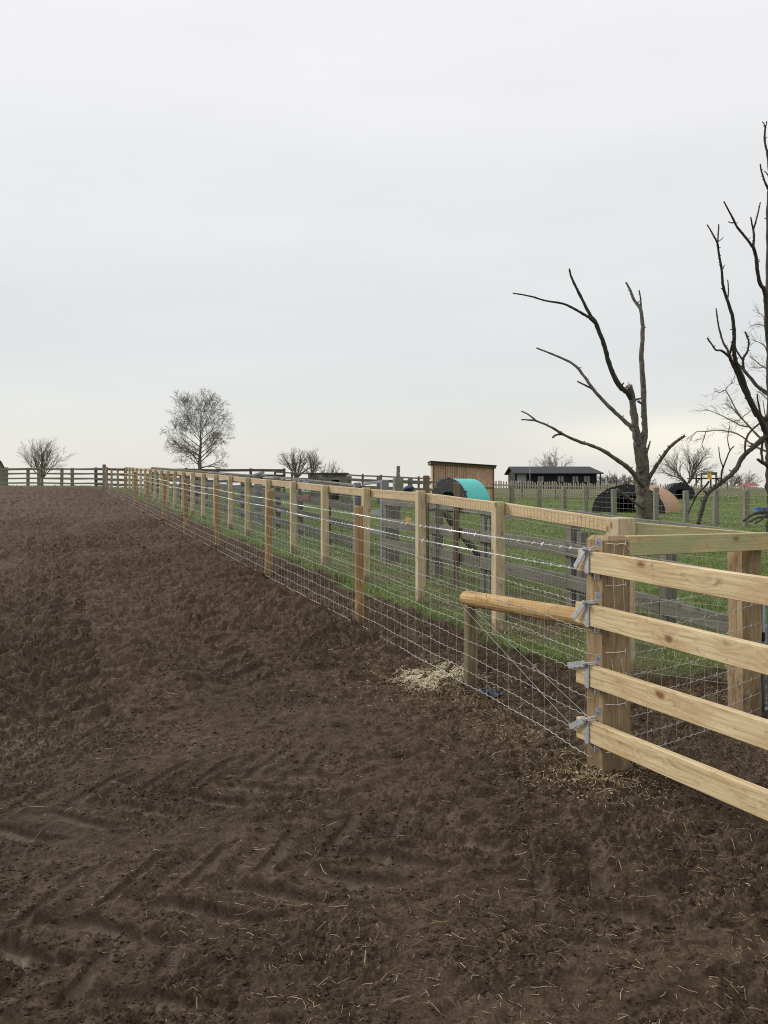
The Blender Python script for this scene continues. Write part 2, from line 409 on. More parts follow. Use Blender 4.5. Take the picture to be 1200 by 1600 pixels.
# ground: churned mud and rough grazed turf on one sheet
def ground_mat():
    m, nt, b = newmat('field_ground')
    tc = N(nt, 'ShaderNodeTexCoord').outputs['Object']
    ga = N(nt, 'ShaderNodeAttribute', attribute_name='cover').outputs['Vector']
    sp = N(nt, 'ShaderNodeSeparateXYZ', {0: ga})
    grass, straw, wet = sp.outputs['X'], sp.outputs['Y'], sp.outputs['Z']
    n1 = N(nt, 'ShaderNodeTexNoise', {'Vector': tc, 'Scale': 1.1, 'Detail': 6, 'Roughness': .6}).outputs['Fac']
    n2 = N(nt, 'ShaderNodeTexNoise', {'Vector': tc, 'Scale': 16., 'Detail': 6, 'Roughness': .7}).outputs['Fac']
    n3 = N(nt, 'ShaderNodeTexNoise', {'Vector': tc, 'Scale': 85., 'Detail': 6, 'Roughness': .75}).outputs['Fac']
    c = ramp(nt, n1, [(.3, (.056, .037, .024)), (.5, (.088, .060, .039)), (.7, (.124, .089, .059))])
    c = mixc(nt, mrange(nt, n2, .36, .66, 0, .9), c, (.030, .0195, .0125))
    c = mixc(nt, mrange(nt, n3, .53, .68, 0, .65), c, (.150, .113, .080))
    c = mixc(nt, mrange(nt, n3, .46, .34, 0, .7), c, (.023, .0155, .0105))
    # drier paler areas
    n7 = N(nt, 'ShaderNodeTexNoise', {'Vector': N(nt, 'ShaderNodeMapping', {'Vector': tc, 'Scale': (.8, .5, 1)}).outputs[0], 'Scale': .75, 'Detail': 5, 'Roughness': .65}).outputs['Fac']
    c = mixc(nt, mrange(nt, n7, .48, .68, 0, .32), c, (.140, .098, .064))
    c = mixc(nt, mrange(nt, n7, .47, .34, 0, .55), c, (.040, .026, .017))
    # reddish tinge further up the paddock
    sy = N(nt, 'ShaderNodeSeparateXYZ', {0: tc}).outputs['Y']
    c = mixc(nt, mrange(nt, sy, 4, 16, 0, .5), c, (.082, .050, .032))
    # packed smooth mud where the tyre lugs pressed
    c = mixc(nt, mrange(nt, wet, .2, .8, 0, .75), c, (.098, .069, .047))
    # dry chaff trodden in
    n5 = N(nt, 'ShaderNodeTexNoise', {'Vector': N(nt, 'ShaderNodeMapping', {'Vector': tc, 'Scale': (1, .5, 1), 'Rotation': (0, 0, .6)}).outputs[0], 'Scale': 75., 'Detail': 5, 'Roughness': .75}).outputs['Fac']
    chaff = N(nt, 'ShaderNodeMath', {0: mrange(nt, n5, .50, .64), 1: straw}, operation='MULTIPLY').outputs[0]
    c = mixc(nt, chaff, c, (.27, .205, .12))
    gn = N(nt, 'ShaderNodeTexNoise', {'Vector': tc, 'Scale': 9., 'Detail': 8, 'Roughness': .75}).outputs['Fac']
    gcol = ramp(nt, gn, [(.32, (.050, .060, .018)), (.5, (.088, .128, .034)), (.62, (.125, .140, .050)), (.75, (.22, .19, .10))])
    c = mixc(nt, grass, c, gcol)
    nt.links.new(c, b.inputs['Base Color'])
    rg = mrange(nt, n2, .3, .7, .72, .95)
    rg2 = N(nt, 'ShaderNodeMath', {0: rg, 1: N(nt, 'ShaderNodeMath', {0: wet, 1: .22}, operation='MULTIPLY').outputs[0]}, operation='SUBTRACT').outputs[0]
    nt.links.new(rg2, b.inputs['Roughness'])
    nt.links.new(mrange(nt, wet, 0, 1, .10, .22), b.inputs['Specular IOR Level'])
    h = N(nt, 'ShaderNodeMath', {0: N(nt, 'ShaderNodeMath', {0: n3, 1: .35}, operation='MULTIPLY').outputs[0], 1: N(nt, 'ShaderNodeMath', {0: n2, 1: .8}, operation='MULTIPLY').outputs[0]}, operation='ADD').outputs[0]
    nt.links.new(N(nt, 'ShaderNodeBump', {'Height': h, 'Strength': 1.0, 'Distance': N(nt, 'ShaderNodeMapRange', {'Value': wet, 'To Min': .024, 'To Max': .004}).outputs[0]}).outputs[0], b.inputs['Normal'])
    return m
M['ground'] = ground_mat()

def blade_mat(name, stops, rough=.8, trans=.0):
    m, nt, b = newmat(name)
    a = N(nt, 'ShaderNodeAttribute', attribute_name='tone').outputs['Fac']
    nt.links.new(ramp(nt, a, stops), b.inputs['Base Color'])
    b.inputs['Roughness'].default_value = rough
    b.inputs['Specular IOR Level'].default_value = .15
    return m
M['grass'] = blade_mat('grass_blades', [(0, (.080, .122, .026)), (.35, (.125, .200, .044)), (.62, (.185, .255, .068)), (.78, (.23, .215, .10)), (1, (.44, .36, .21))])
M['straw'] = blade_mat('straw', [(0, (.17, .115, .06)), (.5, (.34, .25, .14)), (1, (.56, .45, .28))])
M['chips'] = blade_mat('sawdust_and_chips', [(0, (.27, .19, .10)), (.5, (.52, .42, .26)), (1, (.80, .72, .53))])

# ------------------------------------------------------------------ mesh builder
class MB:
    def __init__(s):
        s.v = []; s.f = []; s.g = []; s.l = []
    def add(s, verts, faces, gcs=None, lhs=None):
        o = len(s.v)
        s.v.extend(tuple(p) for p in verts)
        s.f.extend(tuple(i + o for i in f) for f in faces)
        s.g.extend(gcs if gcs is not None else [tuple(p) for p in verts])
        s.l.extend(lhs if lhs is not None else [9.0] * len(verts))
        return s
    def bar(s, p0, p1, w, h, up=(0, 0, 1), ch=.004, seg=1, wob=0., foot=False, goff=None):
        """timber of width w (sideways) and height h (along up) from p0 to p1, edges eased, ends chamfered"""
        p0, p1 = Vector(p0), Vector(p1)
        ax = (p1 - p0); L = ax.length; ax.normalize()
        up = Vector(up); up = (up - ax * up.dot(ax)).normalized()
        sd = ax.cross(up).normalized()
        a, b = w / 2, h / 2
        c = min(ch, a * .45, b * .45)
        prof = [(a - c, -b), (a, -b + c), (a, b - c), (a - c, b), (-a + c, b), (-a, b - c), (-a, -b + c), (-a + c, -b)]
        go = goff or (random.uniform(0, 50), random.uniform(0, 9), random.uniform(0, 9))
        ts = [0.0] + [(c + (L - 2 * c) * i / seg) / L for i in range(seg + 1)] + [1.0]
        vs_, gs_, ls_ = [], [], []
        for k, t in enumerate(ts):
            sc = 1 - (c / max(a, b) if k in (0, len(ts) - 1) else 0)
            ox = random.uniform(-wob, wob) if 1 < k < len(ts) - 2 else 0
            oy = random.uniform(-wob, wob) if 1 < k < len(ts) - 2 else 0
            for (q, r_) in prof:
                vs_.append(p0 + ax * (L * t) + sd * (q * sc + ox) + up * (r_ * sc + oy))
                gs_.append((go[0] + L * t, go[1] + q, go[2] + r_))
                ls_.append(L * t if foot else 9.0)
        fs_ = []
        n = 8
        for k in range(len(ts) - 1):
            for i in range(n):
                j = (i + 1) % n
                fs_.append((k * n + i, k * n + j, (k + 1) * n + j, (k + 1) * n + i))
        fs_.append(tuple(range(n - 1, -1, -1)))
        fs_.append(tuple((len(ts) - 1) * n + i for i in range(n)))
        return s.add(vs_, fs_, gs_, ls_)
    def tube(s, pts, rad, n=6, cap=True, wob=0., foot=False, cyl=False):
        pts = [Vector(p) for p in pts]
        if not hasattr(rad, '__len__'):
            rad = [rad] * len(pts)
        go = (random.uniform(0, 50), random.uniform(0, 9), random.uniform(0, 9))
        t0 = (pts[1] - pts[0]).normalized()
        ref = Vector((0, 0, 1)) if abs(t0.z) < .9 else Vector((1, 0, 0))
        nx = t0.cross(ref).normalized()
        vs_, gs_, ls_, fs_ = [], [], [], []
        L = 0
        for k, p in enumerate(pts):
            if k == 0: t = t0
            elif k == len(pts) - 1: t = (pts[k] - pts[k - 1]).normalized()
            else: t = (pts[k + 1] - pts[k - 1]).normalized()
            nx = (nx - t * nx.dot(t))
            nx = nx.normalized() if nx.length > 1e-6 else t.orthogonal().normalized()
            ny = t.cross(nx)
            if k: L += (pts[k] - pts[k - 1]).length
            for i in range(n):
                a = 2 * math.pi * i / n
                r_ = rad[k] * (1 + random.uniform(-wob, wob))
                q, w_ = math.cos(a) * r_, math.sin(a) * r_
                vs_.append(p + nx * q + ny * w_)
                gs_.append((go[0] + L, go[1] + q, go[2] + w_))
                ls_.append(L if foot else 9.0)
            if k:
                for i in range(n):
                    j = (i + 1) % n
                    fs_.append(((k - 1) * n + i, (k - 1) * n + j, k * n + j, k * n + i))
        if cap:
            fs_.append(tuple(range(n - 1, -1, -1)))
            fs_.append(tuple((len(pts) - 1) * n + i for i in range(n)))
        return s.add(vs_, fs_, gs_, ls_)
    def box(s, c, size, rz=0.):
        c = Vector(c); x, y, z = (k / 2 for k in size)
        ca, sa = math.cos(rz), math.sin(rz)
        vs_ = []
        for dz in (-z, z):
            for (dx, dy) in ((-x, -y), (x, -y), (x, y), (-x, y)):
                vs_.append(c + Vector((dx * ca - dy * sa, dx * sa + dy * ca, dz)))
        return s.add(vs_, [(3, 2, 1, 0), (4, 5, 6, 7), (0, 1, 5, 4), (1, 2, 6, 5), (2, 3, 7, 6), (3, 0, 4, 7)])
    def build(s, name, mat, parent=None, smooth=False, loc=None):
        root = parent
        org = Vector((0, 0, 0))
        while root is not None:
            org += root.location; root = root.parent
        if parent is None:
            org = Vector(loc) if loc is not None else Vector(s.v[0])
        me = bpy.data.meshes.new(name)
        va = np.array(s.v, dtype=np.float64) - np.array(org)
        me.from_pydata(va.tolist(), [], s.f)
        at_ = me.attributes.new('gc', 'FLOAT_VECTOR', 'POINT')
        at_.data.foreach_set('vector', np.array(s.g, dtype=np.float32).ravel())
        if min(s.l) < 8:
            al = me.attributes.new('lh', 'FLOAT_VECTOR', 'POINT')
            ll = np.zeros((len(s.l), 3), np.float32); ll[:, 0] = s.l
            al.data.foreach_set('vector', ll.ravel())
        else:
            al = me.attributes.new('lh', 'FLOAT_VECTOR', 'POINT')
            al.data.foreach_set('vector', np.full(len(s.v) * 3, 9.0, np.float32))
        if smooth:
            me.polygons.foreach_set('use_smooth', [True] * len(me.polygons))
        me.materials.append(mat)
        me.update()
        o = bpy.data.objects.new(name, me)
        COL.objects.link(o)
        if parent is None:
            o.location = org
        else:
            o.parent = parent
        return o

def tag(o, label, cat, group=None):
    o['label'] = label; o['category'] = cat
    if group: o['group'] = group
    return o
def thing(name, loc, label, cat, group=None):
    o = bpy.data.objects.new(name, None)
    o.empty_display_size = .1
    COL.objects.link(o)
    o.location = loc
    return tag(o, label, cat, group)
def np_mesh(name, V, F, mat, attrs=None, kind=None, smooth=False):
    me = bpy.data.meshes.new(name)
    V = np.ascontiguousarray(V, np.float32); F = np.ascontiguousarray(F, np.int32)
    k = F.shape[1]
    me.vertices.add(len(V)); me.vertices.foreach_set('co', V.ravel())
    me.loops.add(F.size); me.loops.foreach_set('vertex_index', F.ravel())
    me.polygons.add(len(F))
    me.polygons.foreach_set('loop_start', np.arange(0, F.size, k, dtype=np.int32))
    me.polygons.foreach_set('loop_total', np.full(len(F), k, np.int32))
    if smooth:
        me.polygons.foreach_set('use_smooth', np.ones(len(F), bool))
    me.update(calc_edges=True)
    for an, (ty, arr) in (attrs or {}).items():
        a_ = me.attributes.new(an, ty, 'POINT')
        a_.data.foreach_set('vector' if ty == 'FLOAT_VECTOR' else 'value', np.ascontiguousarray(arr, np.float32).ravel())
    me.materials.append(mat)
    o = bpy.data.objects.new(name, me)
    COL.objects.link(o)
    if kind: o['kind'] = kind
    return o

# ------------------------------------------------------------------ ground sheet
def build_ground():
    th = np.concatenate([np.linspace(-180, -60, 60, endpoint=False), np.linspace(-60, -34, 70, endpoint=False), np.linspace(-34, 34, 1080, endpoint=False),
                         np.linspace(34, 60, 70, endpoint=False), np.linspace(60, 180, 60, endpoint=False)])
    th = np.radians(th)
    r = np.concatenate([np.geomspace(.25, 1.8, 40, endpoint=False), np.geomspace(1.8, 8, 720, endpoint=False), np.geomspace(8, 25, 330, endpoint=False),
                        np.geomspace(25, 70, 110, endpoint=False), np.geomspace(70, 4000, 40)])
    nT, nR = len(th), len(r)
    RR, TT = np.meshgrid(r, th, indexing='ij')
    X = (RR * np.sin(TT)).ravel(); Y = (RR * np.cos(TT)).ravel()
    Z = H(X, Y)
    V = np.stack([X, Y, Z], 1)
    V = np.vstack([V, [[0, 0, float(H(np.array([0.]), np.array([0.]))[0])]]])
    i = np.arange(nR - 1)[:, None] * nT; j = np.arange(nT)[None, :]; j2 = (j + 1) % nT
    F = np.stack([i + j, i + nT + j, i + nT + j2, i + j2], -1).reshape(-1, 4)[:, ::-1]
    c = len(V) - 1
    jj = np.arange(nT)
    F = np.vstack([F, np.stack([np.full(nT, c), jj, (jj + 1) % nT, (jj + 1) % nT], 1)[:0]])
    xs, ys = V[:, 0], V[:, 1]
    gm = grass_amount(xs, ys)
    s1 = xs + .41 * ys - 3.129
    st = .03 + .22 * np.clip(perlin(xs * .8 + 20, ys * .8) + .1, 0, 1)
    st = st + .75 * np.exp(-((s1 + .1) / .55) ** 2) * np.exp(-((ys - 5.6) / 2.0) ** 2)          # chaff under the new fence
    st = st + 1.1 * sstep(1.0, 1.6, s1) * (1 - sstep(3.2, 4.2, s1)) * sstep(5.0, 6.5, ys) * (1 - sstep(13, 17, ys)) * np.clip(.5 + perlin(xs * 1.3, ys * 1.3) * 2, 0, 1)
    st = st + .5 * sstep(.3, .9, s1) * (1 - sstep(6, 7.5, ys))
    st = st + .8 * np.exp(-(((xs + 2.15) / .35) ** 2 + ((ys - 5.0) / .4) ** 2))
    st = st + 1.3 * np.exp(-(((xs - .42) / .16) ** 2 + ((ys - 6.33) / .13) ** 2))
    wet = np.zeros_like(xs)
    for (cx, cy, an, lo, hi, sd, k) in TRACKS:
        wet = np.maximum(wet, track(xs, ys, cx, cy, an, lo, hi, sd)[1] * k * (1 - .8 * sstep(5, 9, ys)))
    wet = np.clip(wet, 0, 1)
    drygrass = np.clip(gm * (1 - .75 * np.clip(st - .3, 0, 1)), 0, 1)
    o = np_mesh('ground', V, F, M['ground'], {'cover': ('FLOAT_VECTOR', np.stack([drygrass, np.clip(st, 0, 1), wet], 1))}, 'structure', smooth=True)
    return o
build_ground()

# ------------------------------------------------------------------ fences
def net(mb, P, Hs, us, rh, rv, crimp=.0, knots=None, lod=None):
    """woven netting: P(t)->(x,y,ground z), Hs heights of line wires, us parameters of stays"""
    pass

def polyline_z(pts):
    ds = [p[0] for p in pts]; zs = [p[1] for p in pts]
    return lambda d: float(np.interp(d, ds, zs))

def wire_run(mb, pts, r, n=4):
    mb.tube(pts, r, n, cap=False)

def barbed(mb, pts, r=.0019, R_=.0023, pitch=.055, barb=.095, near=14):
    """two twisted strands and barbs along a polyline"""
    pts = [Vector(p) for p in pts]
    seglen = [(pts[i + 1] - pts[i]).length for i in range(len(pts) - 1)]
    L = sum(seglen)
    def P(s):
        for i, l in enumerate(seglen):
            if s <= l or i == len(seglen) - 1:
                t = s / l; q = pts[i].lerp(pts[i + 1], t)
                q.z -= .012 * 4 * t * (1 - t) * min(1, l / 3)
                return q
            s -= l
    dirv = (pts[-1] - pts[0]).normalized()
    side = dirv.cross(Vector((0, 0, 1))).normalized(); up = side.cross(dirv)
    step = pitch / 4
    for ph in (0, math.pi):
        s = 0; run = []
        while s < L:
            q = P(s)
            st = step if q.y < near else .5
            a = 2 * math.pi * s / pitch + ph
            k = R_ if q.y < near else R_ * .6
            run.append(q + side * (math.cos(a) * k) + up * (math.sin(a) * k))
            s += st
        run.append(P(L))
        mb.tube(run, r, 3 if len(run) > 400 else 4, cap=False)
    s = .03
    while s < L:
        q = P(s)
        if q.y < 26:
            for k in range(2):
                a = random.uniform(0, math.pi)
                dv = side * math.cos(a) + up * math.sin(a) + dirv * random.uniform(-.35, .35)
                mb.tube([q - dv * .013 + dirv * .004 * k, q + dv * .013 + dirv * .004 * k], .0014, 3)
            if q.y < near:
                mb.tube([q - dirv * .006, q + dirv * .006], .0042, 5)
        s += barb * random.uniform(.9, 1.1)

# ---- stock fence with round posts and barbed wire
F1Z = lambda d: gz(F1(d), d)
fence1 = thing('stock_fence', (F1(4.6), 4.6, gz(F1(4.6), 4.6)), 'long stock fence of round orange-brown posts, netting and barbed wire beside the mud', 'fence')
SX, SD = 1.243, 4.6
mb = MB()
mb.bar((SX, SD, -.25), (SX, SD, 1.285), .185, .185, up=(-.41, 1, 0), ch=.022, seg=12, wob=.003, foot=False)
for i in range(len(mb.l)): mb.l[i] = mb.v[i][2] - .0
mb.build('strainer_post', M['strainer'], fence1)
d1 = [8.22 + 3.36 * i for i in range(11)]
for i, d in enumerate(d1):
    x = F1(d); z = F1Z(d)
    mb = MB(); r = random.uniform(.046, .053)
    lx, ly = random.uniform(-.02, .02), random.uniform(-.02, .02)
    hgt = 1.19 + random.uniform(-.02, .03)
    zs = [-.15, 0, .15, .3, .5, .7, .9, hgt - .012, hgt]
    mb.tube([(x + lx * k, d + ly * k, z + k) for k in zs], [r * (1.04 - .05 * k / 1.2) * (1 if k < hgt else .86) for k in zs], 14, wob=.025)
    for q in range(len(mb.l)): mb.l[q] = mb.v[q][2] - z
    mb.build('post', M['round'], fence1, smooth=False)
mb = MB(); de = 43.2
mb.bar((F1(de), de, F1Z(de) - .1), (F1(de), de, F1Z(de) + 1.28), .17, .17, up=(-.41, 1, 0), ch=.015)
mb.build('end_post', M['grey'], fence1)
# box brace at the strainer
bd = 6.08; bx = F1(bd); bz = gz(bx, bd)
mb = MB()
mb.tube([(bx, bd, bz - .1), (bx, bd, bz + .15), (bx, bd, bz + .4), (bx, bd, .695)], [.052, .051, .050, .049], 14, wob=.03)
for q in range(len(mb.l)): mb.l[q] = mb.v[q][2] - bz
mb.build('brace_post', M['brace_post'], fence1)
mb = MB()
a = Vector((bx - .035, bd + .06, .735)); b_ = Vector((SX - .02, SD + .06, .80))
ks = [0, .012, .1, .25, .4, .55, .7, .85, 1]
mb.tube([a.lerp(b_, k) for k in ks], [.046, .055, .056, .055, .056, .054, .055, .054, .053], 16, wob=.03)
mb.build('brace_rail', M['brace'], fence1)
mb = MB()
mb.tube([(bx - .06, bd - .03, .68), (SX - .10, SD - .06, .12)], .0014, 5)
mb.tube([(bx + .02, bd - .07, .66), (SX - .02, SD - .105, .20)], .0014, 5)
mb.tube([(bx - .055, bd - .02, .685), (bx + .055, bd - .05, .665)], .0014, 5)
q0 = Vector((bx + .02, bd - .07, .66)).lerp(Vector((SX - .02, SD - .105, .20)), .52)
mb.box(q0, (.018, .018, .014), .5)
mb.tube([q0 + Vector((-.012, 0, .01)), q0 + Vector((.012, 0, .018))], .004, 6)
mb.build('brace_wire', M['stay'], fence1)
# netting: eight line wires, stays every 15 cm, on the paddock side of the posts
hs = [.03, .13, .24, .35, .47, .59, .72, .86]
ps = []
dn = [SD + .02] + d1 + [de]
off = (-.056, -.022)
def f1p(d, h):
    k = sstep(4.6, 5.4, d)
    return Vector((F1(d) + off[0] - .045 * (1 - float(k)), d + off[1] - .02 * (1 - float(k)), F1Z(d) + h + .04 * (1 - float(sstep(4.6, 7.5, d)))))
mb = MB()
for k, h in enumerate(hs):
    run = []; d = SD; i = 0
    while d < de:
        nearp = d < 13
        sag = .004 * math.sin(d * 9 + k * 2)
        run.append(f1p(d, h + sag + (.0035 * ((-1) ** i) if nearp else 0)))
        d += .0345 if nearp else .3
        i += 1
    mb.tube(run, .0016 if k in (0, len(hs) - 1) else .0013, 4, cap=False)
d = SD + .06; i = 0
while d < de:
    jit = random.uniform(-.012, .012)
    pts = [f1p(d + (jit * (q % 2)), h) for q, h in enumerate(hs)]
    mb.tube(pts, .001, 4 if d < 14 else 3, cap=False)
    if d < 13:
        for p in pts:
            mb.tube([p - Vector((0, 0, .009)), p + Vector((0, 0, .009))], .0026, 5)
    d += .138
    i += 1
mb.build('wire_netting', M['wire'], fence1)
for hh, zs in ((1.10, 1.205), (.985, 1.09)):
    mb = MB()
    pts = [Vector((SX - .10, SD - .07, zs))] + [Vector((F1(d) + off[0], d + off[1], F1Z(d) + hh + random.uniform(-.008, .008))) for d in d1] + [Vector((F1(de) - .09, de - .03, F1Z(de) + hh))]
    barbed(mb, pts)
    mb.build('barbed_wire', M['barb'], fence1)
# wire tails and staples wrapped on the strainer face
mb = MB()
fx, fy = SX - .0, SD
e1 = Vector((.38, -.925, 0)); e2 = Vector((-.925, -.38, 0))     # along the gate, out of its face
face = Vector((SX, SD, 0)) + e1 * .097
side = e2
for zz in (1.25, 1.16, 1.02, .84, .66, .52, .45, .38, .12):
    mb = MB()
    p0 = face + side * .09 + Vector((0, 0, zz)); p1 = face - side * .04 + Vector((0, 0, zz + random.uniform(-.012, .012)))
    mb.tube([p0 + e1 * .002, p0.lerp(p1, .5) + e1 * .005 + Vector((0, 0, -.006)), p1 + e1 * .003], .0016, 4)
    mb.tube([p1 + e1 * .003 + Vector((0, 0, -.012)), p1 + e1 * .003 + Vector((0, 0, .012))], .0034, 5)
    mb.build('wire_tail', M['barb'], fence1)
for k in (-.03, .035):
    for run in ([face + side * k + e1 * .005 + Vector((0, 0, 1.25)), face + side * (k + .01) + e1 * .005 + Vector((0, 0, 1.1)), face + side * k + e1 * .006 + Vector((0, 0, .86))],
                [face + side * (k + .02) + e1 * .005 + Vector((0, 0, .62)), face + side * (k - .02) + e1 * .006 + Vector((0, 0, .38))]):
        mb = MB(); mb.tube(run, .0014, 4); mb.build('wire_tail', M['barb'], fence1)

# ---- inner post and rail fence with fine mesh
fence2 = thing('rail_fence', (F2(6.5), 6.5, gz(F2(6.5), 6.5)), 'pale new square-post fence with a top rail and fine wire mesh, behind the stock fence', 'fence')
mb = MB()
mb.bar((F2(6.5), 6.5, -.15), (F2(6.5), 6.5, 1.315), .165, .165, up=(-.41, 1, 0), ch=.008, seg=10, wob=.002)
for i in range(len(mb.l)): mb.l[i] = mb.v[i][2] - .06
mb.build('corner_post', M['sq_post'], fence2)
n2 = 23
d2 = [6.5 + 1.68 * i for i in range(1, n2 + 1)]
fdir = Vector((-.41, 1, 0)).normalized(); fout = Vector((-1, -.41, 0)).normalized()   # fout points to the paddock
top2 = lambda d: float(np.interp(d, [6.5, 8.18, 9.9, 11.5, 13.2, 14.9, 18.2, 22.9, 45.2], [1.30, 1.402, 1.488, 1.53, 1.586, 1.65, 1.76, 1.935, 2.66]))
for i, d in enumerate(d2):
    x, z = F2(d), gz(F2(d), d)
    mb = MB(); w = random.uniform(.098, .108)
    tz = top2(d) + random.uniform(.004, .022)
    if i == 1: tz += .02
    c = Vector((x, d, 0)) + fout * .045
    lean = fdir * random.uniform(-.012, .012)
    mb.bar(c + Vector((0, 0, z - .15)), c + lean + Vector((0, 0, tz)), w, w, up=(-.41, 1, 0), ch=.010, seg=7, wob=.002)
    for q in range(len(mb.l)): mb.l[q] = mb.v[q][2] - z
    mb.build('post', M['sq_post'], fence2)
dd = [6.5] + d2
for i in range(0, len(dd) - 1, 2):
    a_, b2 = dd[i], dd[min(i + 2, len(dd) - 1)]
    mb = MB()
    k0 = .0 if i else .075
    mids = [a_ + k0] + ([dd[i + 1]] if i + 2 <= len(dd) - 1 else []) + [b2 - .012]
    for j in range(len(mids) - 1):
        p0 = Vector((F2(mids[j]), mids[j], top2(mids[j]) - .057)) - fout * .030
        p1 = Vector((F2(mids[j + 1]), mids[j + 1], top2(mids[j + 1]) - .057)) - fout * .030
        mb.bar(p0, p1, .042, .112, ch=.004, seg=4, wob=.0015)
    mb.build('top_rail', M['rail'], fence2)
# return rail to the right of the corner post
ra, rb = at(985, 827, 6.52), at(1290, 855, 5.85)
mb = MB(); mb.bar(ra, rb, .042, .118, ch=.004, seg=4, wob=.0015); mb.build('top_rail', M['green_rail'], fence2)
mb = MB()
def f2p(d, z):
    return Vector((F2(d), d, z)) - fout * .006
nh = 12
for k in range(nh + 1):
    run = []
    for j, d in enumerate(np.concatenate([np.arange(6.6, 16, .2), np.arange(16, 45.1, .8)])):
        z0 = gz(F2(d), d) + .02; z1 = top2(d) - .02
        zz = z0 + (z1 - z0) * (k / nh) ** 1.15
        run.append(f2p(d, zz + random.uniform(-.003, .003)))
    mb.tube(run, .0011, 4, cap=False)
d = 6.62
while d < 45:
    z0 = gz(F2(d), d) + .02; z1 = top2(d) - .015
    mb.tube([f2p(d, z0), f2p(d + random.uniform(-.01, .01), (z0 + z1) / 2), f2p(d, z1)], .00105, 3, cap=False)
    d += .052 if d < 24 else .104
# return mesh
def rp(t, z):
    p = ra.lerp(rb, t); return Vector((p.x - .01, p.y - .03, z))
hsr = [.06, .17, .28, .40, .52, .64, .76, .88, 1.0, 1.12]
for h in hsr:
    run = [rp(t, gz(rp(t, 0).x, rp(t, 0).y) + h * (1 - .04 * t) - .012 * 4 * t * (1 - t)) for t in np.linspace(0, 1, 14)]
    mb.tube(run, .0016, 4, cap=False)
for t in np.arange(0, 1, .055):
    mb.tube([rp(t, gz(rp(t, 0).x, rp(t, 0).y) + .06), rp(t + .01, gz(rp(t, 0).x, rp(t, 0).y) + 1.18)], .001, 3, cap=False)
mb.build('wire_mesh', M['wire'], fence2)

# ---- short cross fence closing the alley, right of the strainer
rd = 5.5
rx = (1163 - CX) * rd / FPX
fence3 = thing('cross_fence', (rx, rd, gz(rx, rd)), 'short cross fence with a green-tinged rail and one thick post at the right edge', 'fence')
mb = MB()
mb.bar((rx, rd, -.15), (rx, rd, 1.232), .165, .165, up=(.41, -1, .0), ch=.02, seg=9, wob=.003)
for i in range(len(mb.l)): mb.l[i] = mb.v[i][2] - gz(rx, rd)
mb.build('post', M['strainer'], fence3)
mb = MB()
p0, p1 = at(977, 853, 4.56), at(1300, 842, 5.93)
mb.bar(p0, p1, .044, .112, ch=.004, seg=6, wob=.001)
mb.build('top_rail', M['green_rail'], fence3)
mb = MB()
for (uu, vv, d_) in ((981, 858, 4.535), (981, 846, 4.535), (1158, 853, 5.30), (1168, 841, 5.345)):
    q = at(uu, vv, d_)
    mb = MB(); mb.tube([q + Vector((0, .03, 0)), q + Vector((.003, -.006, 0))], .005, 8)
    mb.build('nail', M['wire'], fence3)
mb = MB()
ca, cb = Vector((SX + .07, SD - .03, 0)), Vector((rx + .02, rd - .10, 0))
for k, h in enumerate([.02, .12, .23, .34, .46, .58, .71, .85]):
    run = []
    for i, t in enumerate(np.linspace(0, 1, 42)):
        p = ca.lerp(cb, t)
        run.append(Vector((p.x, p.y, gz(p.x, p.y) + h + .05 + .0035 * (-1) ** i - .02 * 4 * t * (1 - t))))
    p = cb + (cb - ca).normalized() * .09
    run.append(Vector((p.x, p.y, run[-1].z + .012)))
    mb.tube(run, .0017, 4, cap=False)
    for p in run[::4]:
        mb.tube([p - Vector((0, 0, .009)), p + Vector((0, 0, .009))], .0032, 5)
for t in np.arange(.06, 1, .105):
    p = ca.lerp(cb, t)
    mb.tube([(p.x, p.y, gz(p.x, p.y) + .07), (p.x + random.uniform(-.01, .01), p.y, gz(p.x, p.y) + .89)], .0012, 4, cap=False)
mb.build('wire_netting', M['wire'], fence3)

